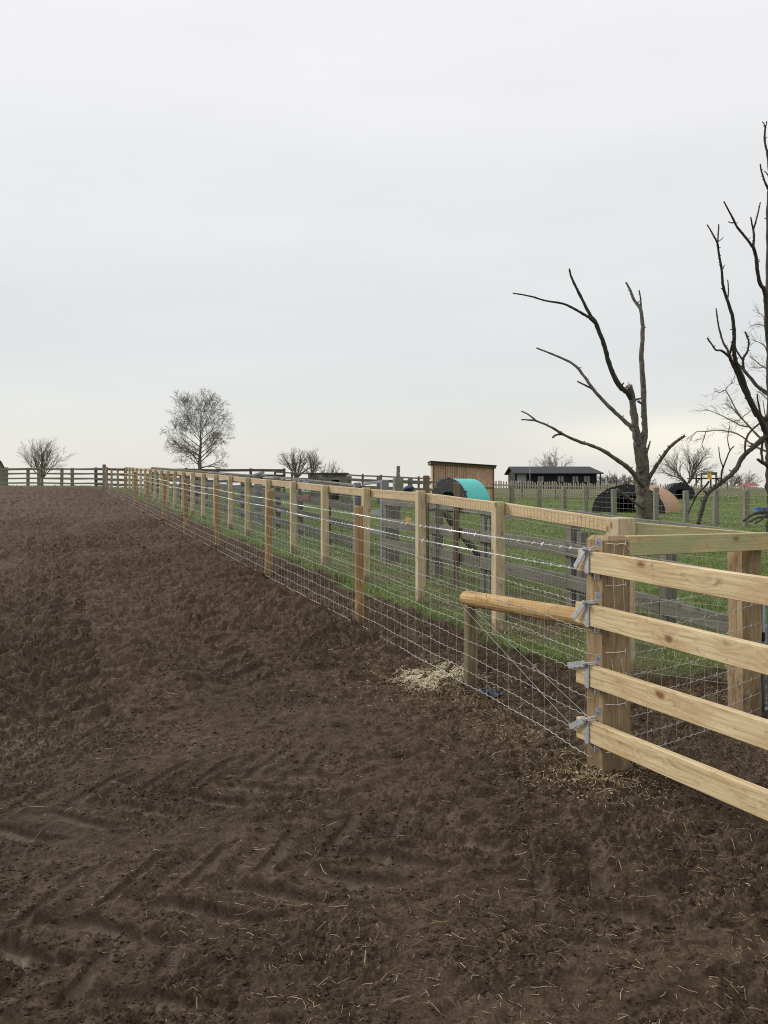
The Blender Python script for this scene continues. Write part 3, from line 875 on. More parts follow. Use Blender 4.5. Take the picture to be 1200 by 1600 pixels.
# ---- wooden gate of four rails in line with the stock fence
G0 = Vector((1.075, 4.68, 0)); GD = Vector((.379, -.925, 0)).normalized(); GO = Vector((-GD.y * -1, GD.x * -1, 0))
GO = Vector((GD.y, -GD.x, 0))                      # out of the face, towards the paddock
if GO.x > 0: GO = -GO
gate = thing('rail_gate', (G0.x, G0.y, gz(G0.x, G0.y)), 'new pale timber gate of four planed rails hung on galvanised hinges at the right edge', 'gate')
GL = 3.2
for i, (za, zb) in enumerate(((1.203, 1.165), (.912, .882), (.578, .588), (.272, .306))):
    p0 = G0 + Vector((0, 0, za - .057)) + GD * (.035 + (.03, .005, .01, .015)[i])
    pe = G0 + GD * GL
    slope = (zb - za) / 1.24
    p1 = pe + Vector((0, 0, za - .057 + slope * GL * .6))
    mb = MB(); mb.bar(p0, p1, .045, .115, ch=.003, seg=12, wob=.0007)
    rl = mb.build('rail', M['gate'], gate)
    hg = MB()
    # vertical strap on the face, loose hasp swinging back, pin and post plate
    zc = za - .057
    s0 = G0 + GD * .155 + GO * .027 + Vector((0, 0, zc))
    hg.bar(s0 + Vector((0, 0, -.062)), s0 + Vector((0, 0, .064)), .006, .036, up=GD, ch=.001)
    hg.bar(s0 + Vector((0, 0, .062)) + GO * .003, s0 + Vector((0, 0, .062)) - GO * .056, .030, .005, up=(0, 0, 1), ch=.001)
    hg.bar(s0 + Vector((0, 0, -.062)) + GO * .003, s0 + Vector((0, 0, -.062)) - GO * .056, .030, .005, up=(0, 0, 1), ch=.001)
    pin = s0 + Vector((0, 0, .070)) + GO * .010
    ang = (-1.02, -.92, -.32, -.62)[i]
    tip = pin + (-GD * math.cos(ang) * .155 + Vector((0, 0, math.sin(ang) * .125))) + GO * .012
    hg.bar(pin + GO * .006, tip, .005, .032, up=(GD * math.sin(ang) + Vector((0, 0, math.cos(ang)))), ch=.001)
    hg.tube([pin + GO * .004, pin + GO * .017], .011, 10)
    hg.tube([pin + GO * .016, pin + GO * .021], .0065, 6)
    pl = pin + GD * .075 + Vector((0, 0, .032 if i != 3 else .05)) - GO * .03
    hg.bar(pin + GO * .003, pl + Vector((0, 0, -.012)), .013, .008, up=(0, 0, 1), ch=.001)
    hg.bar(pl + Vector((0, 0, -.018)), pl + Vector((0, 0, .03)), .006, .036, up=GO, ch=.0015)
    hg.tube([pl + GD * .002 + Vector((0, 0, .010)), pl + GD * .011 + Vector((0, 0, .010))], .0085, 6)
    lo = s0 + GD * .055 + Vector((0, 0, -.075)) - GO * .025
    hg.bar(lo + Vector((0, 0, -.016)), lo + Vector((0, 0, .014)), .006, .032, up=GO, ch=.0015)
    hg.tube([lo + GD * .001, lo + GD * .010], .008, 6)
    hg.build('hinge', M['galv'], gate)
mb = MB()
pe = G0 + GD * 3.1
mb.bar(pe - GO * .046 + Vector((0, 0, .1)), pe - GO * .046 + Vector((0, 0, 1.15)), .05, .1, up=GD, ch=.003)
mb.build('stile', M['gate'], gate)

# ---- grey mesh gate at the right edge
mg0 = at(1192, 930, 5.48)
mgate = thing('mesh_gate', (mg0.x, mg0.y, gz(mg0.x, mg0.y)), 'blue-grey steel mesh gate hinged on the thick post at the right edge', 'gate')
mb = MB(); gzb = gz(mg0.x, mg0.y)
mgd = Vector((.85, .52, 0)).normalized()
ga_, gb_ = Vector((mg0.x, mg0.y, 0)), Vector((mg0.x, mg0.y, 0)) + mgd * 1.1
for p in (ga_, gb_):
    mb.tube([p + Vector((0, 0, gzb + .04)), p + Vector((0, 0, .845))], .013, 10)
for z in (gzb + .05, .84):
    mb.tube([ga_ + Vector((0, 0, z)), gb_ + Vector((0, 0, z))], .013, 10)
mb.build('frame', M['gate_metal'], mgate, smooth=True)
mb = MB()
for k in range(1, 22):
    p = ga_.lerp(gb_, k / 22)
    mb.tube([p + Vector((0, 0, gzb + .05)), p + Vector((0, 0, .84))], .002, 4)
for k in range(1, 10):
    z = gzb + .05 + (.79 - gzb) * k / 10
    mb.tube([ga_ + Vector((0, 0, z)), gb_ + Vector((0, 0, z))], .002, 4)
mb.build('mesh_panel', M['gate_metal'], mgate)
mb = MB()
hp = at(1182, 995, 5.47)
mb.box(hp, (.045, .05, .085), .5); mb.box(hp + Vector((.03, .01, 0)), (.05, .02, .02), .5)
mb.tube([hp + Vector((.045, .0, -.03)), hp + Vector((.045, .0, .03))], .012, 8)
mb.build('hinge', M['black_metal'], mgate)

# ---- old weathered board fences
def board_fence(root, path, posts, boards, pw=.11, bw=.14, mat='grey', matp=None, side=-1, top_over=.03, thick=.03, post_boards=True, sections=1):
    """path: list of points with ground z; posts: list of t; boards: heights above the ground of board centres"""
    P = [Vector(p) for p in path]
    def pt(t):
        t = max(0, min(1, t)) * (len(P) - 1); i = min(int(t), len(P) - 2); return P[i].lerp(P[i + 1], t - i)
    ax = (P[-1] - P[0]); ax.z = 0; ax.normalize()
    sd = Vector((ax.y, -ax.x, 0))
    top = max(boards) + bw / 2
    for t in posts:
        p = pt(t); mb = MB()
        h = top + top_over + random.uniform(-.02, .03)
        mb.bar(p + Vector((0, 0, -.2)), p + ax * random.uniform(-.02, .02) + Vector((0, 0, h)), pw * random.uniform(.92, 1.08), pw, up=ax, ch=.008, seg=3, wob=.003)
        mb.build('post', M[matp or mat], root)
    n = len(P) - 1
    for h in boards:
        for s_ in range(sections):
            mb = MB()
            t0, t1 = s_ / sections, (s_ + 1) / sections
            ts = sorted({t0, t1} | {i / n for i in range(n + 1) if t0 < i / n < t1})
            dh = random.uniform(-.012, .012)
            for i in range(len(ts) - 1):
                a_, b2 = pt(ts[i]), pt(ts[i + 1])
                dv = (b2 - a_).normalized() * .004
                mb.bar(a_ + sd * side * (pw / 2 + thick / 2 + .003) + Vector((0, 0, h + dh)) + dv, b2 + sd * side * (pw / 2 + thick / 2 + .003) + Vector((0, 0, h + dh)) - dv, thick, bw, ch=.004, seg=3, wob=.003)
            mb.build('board', M[mat], root)

def path_d(fx, ds, ztop=None, hgt=0.):
    return [Vector((fx(d), d, (ztop(d) - hgt) if ztop else gz(fx(d), d))) for d in ds]
# right-hand run behind the mesh fence
z3b = polyline_z([(5.2, 1.11), (6.55, 1.19), (8.6, 1.305), (9.36, 1.33), (12, 1.385), (13.9, 1.41)])
f3b = thing('board_fence', (F3(9), 9, gz(F3(9), 9)), 'old grey three-board fence behind the mesh fence, in front of the dead tree', 'fence', 'old weathered board fences')
dsb = [5.2, 6.3, 7.6, 8.95, 10.73, 12.06, 13.8]
Pb = path_d(F3, dsb, z3b, 1.10)
board_fence(f3b, Pb, [i / 6 for i in (0, 1, 2, 3, 4, 5, 6)], [1.03, .67, .33], pw=.12, bw=.145, mat='grey', side=-1, sections=3, thick=.035, top_over=-.10)
mb = MB()
for (d, o) in ((10.73, -.13), (8.95, -.14)):
    p = Vector((F3(d + o), d + o, gz(F3(d), d)))
    mb2 = MB(); mb2.bar(p + Vector((0, 0, -.2)), p + Vector((0, 0, .93)), .09, .09, up=(-.41, 1, 0), ch=.008, seg=3, wob=.003)
    mb2.build('post', M['grey'], f3b)
# left-hand run up the hill
z3a = polyline_z([(14.9, 1.56), (16, 1.625), (21.85, 1.845), (30, 2.13), (44, 2.62)])
f3a = thing('board_fence', (F3(20), 20, gz(F3(20), 20)), 'dark old board fence running uphill just behind the pale mesh fence, toward the bare tree', 'fence', 'old weathered board fences')
dsa = list(np.arange(14.9, 44.2, 1.8))
Pa = path_d(F3, dsa, z3a, 1.2)
board_fence(f3a, Pa, [i / (len(dsa) - 1) for i in range(len(dsa))], [1.12, .80, .48, .18], pw=.11, bw=.15, mat='dark_grey', side=-1, sections=4, top_over=-.02)
mb = MB()
for i in range(len(dsa) - 1):
    mb.bar(Pa[i] + Vector((0, 0, 1.212)), Pa[i + 1] + Vector((0, 0, 1.212)), .15, .03, ch=.003, seg=2, wob=.002)
mb.build('capping_rail', M['grey'], f3a)

# gate posts and a bleached gate in the gap between the two runs
pg = thing('plank_gate', (F3(14.3), 14.3, gz(F3(14.3), 14.3)), 'bleached blue-grey plank gate with a thick post in the gap of the old board fences', 'gate')
mb = MB(); p = at(601, 762, 14.0); zg = gz(p.x, p.y)
mb.bar((p.x, p.y, zg - .1), (p.x, p.y, at(601, 750, 14.0).z), .15, .12, up=(1, .2, 0), ch=.008, seg=4, wob=.003); mb.build('post', M['pale_plank'], pg)
mb = MB(); p = at(617, 762, 14.05)
mb.bar((p.x, p.y, zg - .1), (p.x, p.y, at(617, 776, 14.0).z), .14, .12, up=(1, .2, 0), ch=.008, seg=4, wob=.003); mb.build('post', M['grey'], pg)
mb = MB(); p = at(558, 762, 15.0)
mb.bar((p.x, p.y, zg - .1), (p.x, p.y, at(558, 754, 15.0).z), .14, .12, up=(1, .2, 0), ch=.008, seg=4, wob=.003); mb.build('post', M['pale_plank'], pg)
mb = MB()
for (va, vb, hh_) in ((756, 752.5, .05), (800, 802, .09), (828, 832, .09)):
    mb = MB(); mb.bar(at(568, va, 14.9), at(597, vb, 14.2), .03, hh_, ch=.004); mb.build('plank', M['pale_plank'], pg)

gp = thing('gate_post', at(404, 800, 22.3), 'bleached blue-grey slab post standing in the dark board fence behind the left fence posts', 'post')
mb = MB(); p = at(404, 762, 21.7); zz = gz(p.x, p.y)
mb.bar((p.x, p.y, zz - .1), (p.x, p.y, at(404, 741, 21.7).z), .20, .10, up=(.2, 1, 0), ch=.008, seg=4, wob=.003); mb.build('slab', M['pale_plank'], gp)
mb = MB(); mb.bar(at(398, 742, 21.6), at(412, 738, 21.2), .05, .06, ch=.004); mb.build('cap_board', M['pale_plank'], gp)

# brown post rising above the mesh fence and tall notched post
mb = MB(); d_ = 11.9; p = at(664, 762, d_); zz = gz(p.x, p.y)
mb.bar((p.x, p.y, zz - .1), (p.x + .02, p.y, at(664, 743, d_).z), .085, .085, up=(.3, 1, 0), ch=.01, seg=5, wob=.004)
tag(mb.build('brown_post', M['brown_post'], None, loc=(p.x, p.y, zz)), 'thin brown round-edged post rising above the mesh fence, left of the teal pig ark', 'post')
mb = MB(); d_ = 11.2; p = at(712, 762, d_); zz = gz(p.x, p.y)
mb.bar((p.x, p.y, zz - .1), (p.x + .02, p.y, at(712, 754, d_).z), .075, .075, up=(.3, 1, 0), ch=.01, seg=5, wob=.004)
tag(mb.build('brown_post', M['brown_post'], None, loc=(p.x, p.y, zz)), 'thin brown post standing directly in front of the teal pig ark', 'post')
np_ = thing('notched_post', at(622, 790, 24), 'tall dark notched post standing above the rails left of the larch shed', 'post')
mb = MB(); d_ = 24; p = at(622, 762, d_); zz = gz(p.x, p.y)
mb.bar((p.x, p.y, zz - .1), (p.x, p.y, at(622, 745, d_).z), .17, .14, up=(.3, 1, 0), ch=.01, seg=4, wob=.006)
mb.bar((p.x, p.y, at(622, 745, d_).z + .002), (p.x + .01, p.y, at(622, 728, d_).z), .09, .08, up=(.3, 1, 0), ch=.01, seg=5, wob=.008)
mb.build('shaft', M['moss'], np_)
mb = MB(); p = at(622, 757, 23.7); mb.box((p.x, p.y, p.z), (.26, .2, .36), .3); mb.box((p.x - .1, p.y, p.z - .4), (.34, .26, .4), .3); mb.build('block', M['moss'], np_)

# leaning dark pole
mb = MB()
A_, B_ = at(690, 797, 12.4), at(748, 868, 11.3)
ks = np.linspace(0, 1, 8)
mb.tube([A_.lerp(B_, k) + Vector((random.uniform(-.012, .012), 0, random.uniform(-.012, .012))) for k in ks], [.045, .05, .055, .05, .052, .05, .045, .04], 8, wob=.12)
tag(mb.build('leaning_log', M['bark_dark'], None, smooth=True, loc=B_), 'dark rough log leaning on the old grey boards under the teal pig ark', 'log')

# ---- wire fence across the field
f4 = thing('wire_fence', (F4(30), 30, gz(F4(30), 30)), 'wire fence of short grey posts crossing the grass in front of the tan pig ark', 'fence')
d4 = [26000 / (u - 69) for u in (800, 843, 882, 915, 960, 1025, 1072, 1118, 1165, 1215)]
for d in d4:
    mb = MB(); x, z = F4(d), gz(F4(d), d)
    mb.bar((x, d, z - .1), (x + random.uniform(-.03, .03), d, z + 1.0 + random.uniform(-.06, .08)), .17, .13, up=(-.41, 1, 0), ch=.015, seg=3, wob=.006)
    mb.build('post', M['moss'], f4)
mb = MB()
for h in (.12, .3, .48, .66, .86):
    mb.tube([(F4(d) - .08, d - .05, gz(F4(d), d) + h) for d in np.linspace(d4[0], d4[-1], 24)], .0028, 3, cap=False)
for d in np.arange(d4[-1], d4[0], .22):
    mb.tube([(F4(d) - .08, d - .05, gz(F4(d), d) + .1), (F4(d) - .08, d - .05, gz(F4(d), d) + .86)], .0022, 3, cap=False)
mb.build('wire_netting', M['wire'], f4)

# ---- distant fences along the top of the field
def far_fence(name, label, u0, u1, v0, v1, d0, d1_, spacing, boards, hgt, mat, pw=.11, bw=.1, over=.04, group='old fences along the skyline'):
    A_, B_ = at(u0, v0, d0), at(u1, v1, d1_)
    L = (B_ - A_).length; n = max(2, int(L / spacing))
    root = thing(name, (A_.x, A_.y, A_.z - hgt), label, 'fence', group)
    path = []
    for i in range(n + 1):
        p = A_.lerp(B_, i / n); p.z += random.uniform(-.03, .03) - hgt; path.append(p)
    board_fence(root, path, [i / n for i in range(n + 1)], boards, pw=pw, bw=bw, mat=mat, side=1, top_over=over, thick=.035)
    return root
far_fence('post_and_rail_fence', 'lichen-grey four-rail fence at the far left edge of the mud', -90, 166, 732, 731.5, 47.5, 45.5, 1.75, [1.06, .80, .53, .26], 1.11, 'moss', pw=.14, bw=.085)
far_fence('post_and_rail_fence', 'second lichen-grey rail fence just behind the far left one, under the small round tree', -110, 150, 733, 732, 54, 52, 2.1, [1.1, .82, .52], 1.15, 'moss', pw=.15, bw=.085)
far_fence('post_and_rail_fence', 'dark rail fence with a thick top board on the skyline behind the single bare tree', 150, 444, 731, 734, 49, 45, 2.0, [1.08, .78, .48, .18], 1.15, 'dark_grey', bw=.14)
far_fence('post_and_rail_fence', 'pale thin-railed fence on the skyline left of the larch shed', 430, 684, 736, 747, 45, 42, .95, [1.10, .82, .54], 1.15, 'grey', bw=.075, pw=.10)
far_fence('post_and_rail_fence', 'low grey rail fence with stout posts standing between the shelter and the larch shed', 500, 690, 746, 751, 36, 34, 1.3, [.80, .50, .22], .86, 'grey', bw=.09, pw=.16, over=.10)

# ---- picket fence
pf = thing('picket_fence', at(985, 778, 50), 'silvered picket fence across the far grass below the black cabin', 'fence')
A_, B_ = at(762, 750, 47), at(1300, 762, 52)
nb = 11
for b in range(nb):
    a0, a1 = A_.lerp(B_, b / nb), A_.lerp(B_, (b + 1) / nb)
    mb = MB(); k = 14
    dirp = (a1 - a0).normalized()
    for i in range(k):
        p = a0.lerp(a1, (i + .5) / k)
        h = 1.0 + random.uniform(-.06, .06); zz = p.z - 1.02
        lean = random.uniform(-.02, .02)
        s_ = dirp * .043
        y_ = Vector((0, .022, 0))
        bot = Vector((p.x, p.y, zz)); tp = Vector((p.x + lean, p.y, zz + h - .07)); tip = Vector((p.x + lean, p.y, zz + h))
        vs_ = [bot - s_, bot + s_, tp + s_, tip, tp - s_]
        vs_ = [q - y_ * .5 for q in vs_] + [q + y_ * .5 for q in vs_]
        mb.add(vs_, [(0, 1, 2, 3, 4), (9, 8, 7, 6, 5)] + [(j, j + 5, (j + 1) % 5 + 5, (j + 1) % 5) for j in range(5)], [tuple((q - bot).zxy) for q in vs_])
    for h in (.25, .75):
        mb.bar(a0 + Vector((0, .045, h - 1.02)), a1 + Vector((0, .045, h - 1.02)), .04, .08)
    mb.build('picket_panel', M['picket'], pf)
    mb = MB(); q = a0 + Vector((0, .13, 0))
    mb.bar(q + Vector((0, 0, -1.2)), q + Vector((0, 0, .02)), .11, .11, up=(1, 0, 0)); mb.build('post', M['grey'], pf)

# ------------------------------------------------------------------ buildings and shelters
# larch shed
sd_ = 35.0
sh = thing('wooden_shed', at(724, 794, sd_), 'reddish larch-clad shed with a sloping roof behind the teal pig ark', 'shed')
zb = gz(*at(724, 794, sd_).xy) - .1
xl, xr = at(677, 0, sd_).x, at(771, 0, sd_).x
zl, zr = at(0, 722, sd_).z, at(0, 729, sd_).z
def wall_prism(mb, x0, x1, z0a, z0b, z1a, z1b, y0, y1):
    vs_ = [(x0, y0, z0a), (x1, y0, z0b), (x1, y0, z1b), (x0, y0, z1a), (x0, y1, z0a), (x1, y1, z0b), (x1, y1, z1b), (x0, y1, z1a)]
    mb.add(vs_, [(0, 1, 2, 3), (5, 4, 7, 6), (4, 0, 3, 7), (1, 5, 6, 2), (3, 2, 6, 7), (4, 5, 1, 0)], [(p[2], p[0], p[1]) for p in vs_])
xm = xl + (xr - xl) * .53
nbd = 18
mb = MB()
for i in range(nbd):
    a_ = xl + (xm - xl) * i / nbd; b2 = xl + (xm - xl) * (i + 1) / nbd - .012
    f = lambda x: zl + (zr - zl) * (x - xl) / (xr - xl)
    wall_prism(mb, a_, b2, zb, zb, f(a_) - .04, f(b2) - .04, sd_ - random.uniform(0, .012), sd_ + .06)
mb.build('board_wall', M['shed'], sh)
mb = MB(); wall_prism(mb, xm + .004, xr, zb, zb, zl + (zr - zl) * .53 - .04, zr - .04, sd_ - .004, sd_ + .06); mb.build('sheet_wall', M['shed'], sh)
mb = MB()
wall_prism(mb, xl, xl + .05, zb, zb, zl - .05, zl - .05, sd_ + .064, sd_ + 1.9); wall_prism(mb, xr - .05, xr, zb, zb, zr - .05, zr - .05, sd_ + .064, sd_ + 1.9)
wall_prism(mb, xl + .054, xr - .054, zb, zb, zl - .05, zr - .05, sd_ + 1.84, sd_ + 1.9); mb.build('side_wall', M['shed'], sh)
mb = MB()
for xx in (xl - .03, xr - .03): wall_prism(mb, xx, xx + .06, zb, zb, f(xx) - .09, f(xx) - .09, sd_ - .045, sd_ - .016)
wall_prism(mb, xm + .02, xr - .04, zb + .95, zb + .95, zb + 1.01, zb + 1.01, sd_ - .03, sd_ - .010)
mb.build('trim', M['brown_post'], sh)
mb = MB(); wall_prism(mb, xl - .12, xr + .1, zl - .085, zr - .085, zl + .02, zr + .02, sd_ - .12, sd_ + 2.1); mb.build('roof', M['brown_post'], sh)
mb = MB(); wall_prism(mb, xl - .14, xr + .12, zl + .024, zr + .024, zl + .05, zr + .05, sd_ - .25, sd_ + 2.12); mb.build('roof_felt', M['roof_felt'], sh)

def ark(label, cu, d, w, h, L, yaw, sheet, basez=None, door=True):
    """half-round pig ark: ribbed sheet over a black front panel with a doorway"""
    c = at(cu, 0, d); z0 = gz(c.x, c.y) - .04 if basez is None else basez
    root = thing('pig_ark', (c.x, c.y, z0), label, 'pig ark', 'pig arks in the grass')
    dv = Vector((math.sin(yaw), math.cos(yaw), 0)); sv = Vector((math.cos(yaw), -math.sin(yaw), 0))
    def arc(t, k=1.):
        a = math.pi * t
        return sv * (-math.cos(a) * w / 2 * k) + Vector((0, 0, (math.sin(a) ** .9) * h * k))
    o = Vector((c.x, c.y, z0))
    mb = MB(); n, m = 28, 24
    vs_ = []
    for j in range(m + 1):
        k = 1.0 + .012 * math.cos(j / m * L / .16 * 2 * math.pi)
        for i in range(n + 1): vs_.append(o + dv * (L * j / m) + arc(i / n, k))
    off_ = len(vs_)
    for j in range(m + 1):
        for i in range(n + 1): vs_.append(o + dv * (L * j / m) + arc(i / n, .97))
    fs_ = []
    q = n + 1
    for j in range(m):
        for i in range(n):
            fs_.append((j * q + i, j * q + i + 1, (j + 1) * q + i + 1, (j + 1) * q + i))
            fs_.append((off_ + j * q + i, off_ + (j + 1) * q + i, off_ + (j + 1) * q + i + 1, off_ + j * q + i + 1))
    for i in range(n):
        fs_.append((i, off_ + i, off_ + i + 1, i + 1)); fs_.append((m * q + i, m * q + i + 1, off_ + m * q + i + 1, off_ + m * q + i))
    mb.add(vs_, fs_); mb.build('roof_sheet', M[sheet], root, smooth=False)
    for (nm, dpt) in (('front_panel', -.02), ('back_panel', L - .06)):
        mb = MB()
        rim = [arc(i / n, 1.02 if nm == 'front_panel' else .968) for i in range(n + 1)]
        if nm == 'front_panel' and door:
            dw, dh = w * .17, h * .62
            poly = rim + [sv * dw, sv * dw + Vector((0, 0, dh * .8)), sv * dw * .6 + Vector((0, 0, dh)), -sv * dw * .6 + Vector((0, 0, dh)), -sv * dw + Vector((0, 0, dh * .8)), -sv * dw]
        else:
            poly = rim
        k = len(poly)
        vs_ = [o + dv * dpt + p for p in poly] + [o + dv * (dpt + .03) + p for p in poly]
        fs_ = [tuple(range(k - 1, -1, -1)), tuple(range(k, 2 * k))] + [(i, (i + 1) % k, (i + 1) % k + k, i + k) for i in range(k)]
        mb.add(vs_, fs_); mb.build(nm, M['black_sheet'], root)
    mb = MB()
    for i in range(0, 9):
        p = o - dv * .02 + arc(.08 + .84 * i / 8, .93)
        mb.tube([p, p - dv * .02], .016, 6)
    mb.build('bolt', M['galv'], root)
    mb = MB()
    for t in (.2, .5, .8):
        p = o + dv * .01 + arc(t, 1.02); mb.box(p, (.11, .06, .06), -yaw)
    mb.build('clip', M['black_sheet'], root)
    return root
ark('teal half-round pig ark with a black front in front of the larch shed', 701, 31, 2.3, 1.30, 1.1, R(55), 'teal')
ark('large tan half-round pig ark with a black front behind the dead tree', 981, 31.5, 2.75, 1.10, 2.4, R(33), 'tan')
ark('small all-black pig ark beyond the tan one, below the big bush', 1064, 46, 1.55, .95, 1.6, R(8), 'black_sheet')

# black log cabin
cd = 80.0
lc = thing('log_cabin', at(872, 790, cd), 'long black timber cabin with a charcoal roof behind the picket fence', 'cabin')
zc = 1.15
xa, xb = at(806, 0, cd).x, at(932, 0, cd).x
ze, zr_ = at(0, 740, cd).z, at(0, 729.5, cd).z
mb = MB(); wall_prism(mb, xa, xb, zc, zc, ze, ze, cd + 4.8, cd + 4.95); mb.build('wall', M['black_board'], lc)
mb = MB(); wall_prism(mb, xa, xb, zc, zc, ze, ze, cd, cd + .15)
for i in range(10):
    zz = zc + (ze - zc) * i / 10; mb.bar((xa - .1, cd - .03, zz + .09), (xb + .02, cd - .03, zz + .09), .06, .15, ch=.03)
mb.build('wall', M['black_board'], lc)
mb = MB(); vs_ = [(xa, cd + .16, zc), (xa, cd + 4.79, zc), (xa, cd + 4.79, ze), (xa, cd + 2.5, zr_ - .05), (xa, cd + .16, ze)]
vs_ = vs_ + [(p[0] + .12, p[1], p[2]) for p in vs_]
mb.add(vs_, [(4, 3, 2, 1, 0), (5, 6, 7, 8, 9)] + [(j, (j + 1) % 5, (j + 1) % 5 + 5, j + 5) for j in range(5)])
mb.build('gable_wall', M['black_board'], lc); mb = MB()
vs2 = [(xb - p[0] + xa, p[1], p[2]) for p in vs_]
mb.add(vs2, [(0, 1, 2, 3, 4), (9, 8, 7, 6, 5)] + [(j + 5, (j + 1) % 5 + 5, (j + 1) % 5, j) for j in range(5)])
mb.build('gable_wall', M['black_board'], lc)
mb = MB()
x0, x1 = xa - .55, xb + .55
for (y0, y1) in ((cd - .65, cd + 2.5), (cd + 5.6, cd + 2.5)):
    e0 = ze - .05
    vs_ = [(x0 + .25, y0, e0), (x1, y0, e0), (x1 - .6, y1, zr_), (x0 + .25, y1, zr_)]
    vs_ = vs_ + [(p[0], p[1], p[2] + .10) for p in vs_]
    mb.add(vs_, [(3, 2, 1, 0), (4, 5, 6, 7), (0, 1, 5, 4), (1, 2, 6, 5), (2, 3, 7, 6), (3, 0, 4, 7)])
mb.build('roof', M['roof_felt'], lc)
for u in (845, 876, 899, 917):
    mb = MB(); p = at(u, 748, cd - .09); w_ = .55
    mb.box((p.x, cd - .075, at(0, 748.5, cd).z), (w_, .03, .55)); fr = mb.build('window', M['glass'], lc)
    mb = MB(); mb.box((p.x, cd - .097, at(0, 748.5, cd).z), (.05, .012, .55)); mb.build('bar', M['black_board'], fr)
mb = MB(); mb.box((xa + .55, cd - .08, at(0, 747, cd).z), (.9, .03, .95)); mb.build('door', M['grey_paint'], lc)
mb = MB(); p = at(938, 0, cd - .5); mb.tube([(p.x, cd - .5, zc), (p.x, cd - .5, ze)], .07, 8); mb.build('porch_post', M['black_board'], lc)
mb = MB(); p = at(828, 0, cd - .8); mb.tube([(p.x, cd - .8, zc), (p.x, cd - .8, at(0, 720, cd).z)], .03, 6); mb.tube([(p.x - .15, cd - .8, at(0, 721, cd).z), (p.x + .15, cd - .8, at(0, 721, cd).z)], .025, 5); mb.build('aerial', M['galv'], lc)

# small grey shelter in the old pens
ss = thing('field_shelter', at(518, 765, 43), 'small grey field shelter with a dark doorway in front of the three distant trees', 'shelter')
mb = MB(); dS = 40.0
xa, xb = at(484, 0, dS).x, at(540, 0, dS).x; zt = at(0, 739, dS).z; zl_ = gz(xa, dS)
xd = at(518, 0, dS).x; xe = at(530, 0, dS).x
for i in range(12):
    a_ = xa + (xd - xa) * i / 12; wall_prism(mb, a_, a_ + (xd - xa) / 12 - .012, zl_, zl_, zt - .05, zt - .05, dS, dS + .05)
wall_prism(mb, xe, xb, zl_, zl_, zt - .05, zt - .05, dS, dS + .05); wall_prism(mb, xd, xe - .002, zt - .28, zt - .28, zt - .05, zt - .05, dS + .004, dS + .05)
wall_prism(mb, xa, xa + .05, zl_, zl_, zt - .1, zt - .1, dS + .052, dS + 1.6); wall_prism(mb, xb - .05, xb, zl_, zl_, zt - .1, zt - .1, dS + .052, dS + 1.6); wall_prism(mb, xa + .052, xb - .052, zl_, zl_, zt - .1, zt - .1, dS + 1.55, dS + 1.6)
mb.build('wall', M['grey'], ss)
mb = MB(); wall_prism(mb, xa - .1, xb + .1, zt - .045, zt - .045, zt + .01, zt + .01, dS - .15, dS + 1.7); mb.build('roof', M['dark_grey'], ss)

# dark shed at the left edge
ds_ = 50.0
ls = thing('dark_shed', at(-20, 762, ds_), 'dark brown shed with a pitched roof cut off by the left edge of the picture', 'shed')
xa, xb = at(-70, 0, ds_).x, at(10, 0, ds_).x; zl_ = gz(xb, ds_) - .2; ze = at(0, 741, ds_).z; zr_ = at(0, 722, ds_).z
xm_ = at(0, 0, ds_).x - .9
mb = MB(); vs_ = [(xa, ds_, zl_), (xb, ds_, zl_), (xb, ds_, ze), (at(2, 0, ds_).x, ds_, zr_ - .03), (at(-60, 0, ds_).x, ds_, zr_ - .03), (xa, ds_, ze)]
vs_ = vs_ + [(p[0] * (p[1] + 3) / p[1] - .1, p[1] + 3, p[2]) for p in vs_]
mb.add(vs_, [(0, 1, 2, 3, 4, 5), (11, 10, 9, 8, 7, 6)] + [(j + 6, (j + 1) % 6 + 6, (j + 1) % 6, j) for j in range(6)]); mb.build('wall', M['moss'], ls)
mb = MB()
def roof_slab(u0, v0, u1, v1):
    vs_ = [at(u0, v0, ds_ - .2), at(u1, v1, ds_ - .2)]
    vs_ = vs_ + [Vector((p.x * 53.3 / 49.8 - .1, 53.3, p.z)) for p in vs_[::-1]]
    mb.add(vs_ + [p + Vector((0, 0, .07)) for p in vs_], [(3, 2, 1, 0), (4, 5, 6, 7), (0, 1, 5, 4), (1, 2, 6, 5), (2, 3, 7, 6), (3, 0, 4, 7)])
roof_slab(1.5, 721.5, 13, 742); roof_slab(-64, 721, 1.4, 721.5)
mb.build('roof', M['dark_grey'], ls)

# play tower far off
pt_ = thing('play_tower', at(1103, 770, 72), 'distant wooden play tower with green canopy and yellow panel beyond the picket fence', 'play tower')
dP = 72.0
mb = MB()
for u in (1096, 1119):
    for dy in (0, 1.2):
        mb = MB(); p = at(u, 0, dP); mb.bar((p.x, dP + dy, 1.0), (p.x, dP + dy, at(0, 739, dP).z), .12, .12, up=(1, 0, 0))
        mb.build('post', M['brown_post'], pt_)
mb = MB(); mb.box(at(1103, 747.5, dP) + Vector((0, .5, 0)), (2.45, 1.3, .10)); mb.build('deck', M['black_board'], pt_)
mb = MB(); mb.box(at(1103, 740.5, dP), (.9, .06, .16)); mb.box(at(1116, 740, dP), (.5, .06, .26)); mb.box(at(1110, 737.5, dP) + Vector((0, .6, 0)), (.4, 1.2, .10)); mb.build('canopy', M['play_green'], pt_)
mb = MB(); mb.box(at(1107, 744.5, dP) + Vector((0, -.2, 0)), (.38, .05, .50)); mb.build('panel', M['play_yellow'], pt_)
mb = MB()
for k in range(6): mb.bar(at(1076 + k * 3, 770 - k * 4, dP - .4), at(1081 + k * 3, 770 - k * 4, dP + .4), .05, .05)
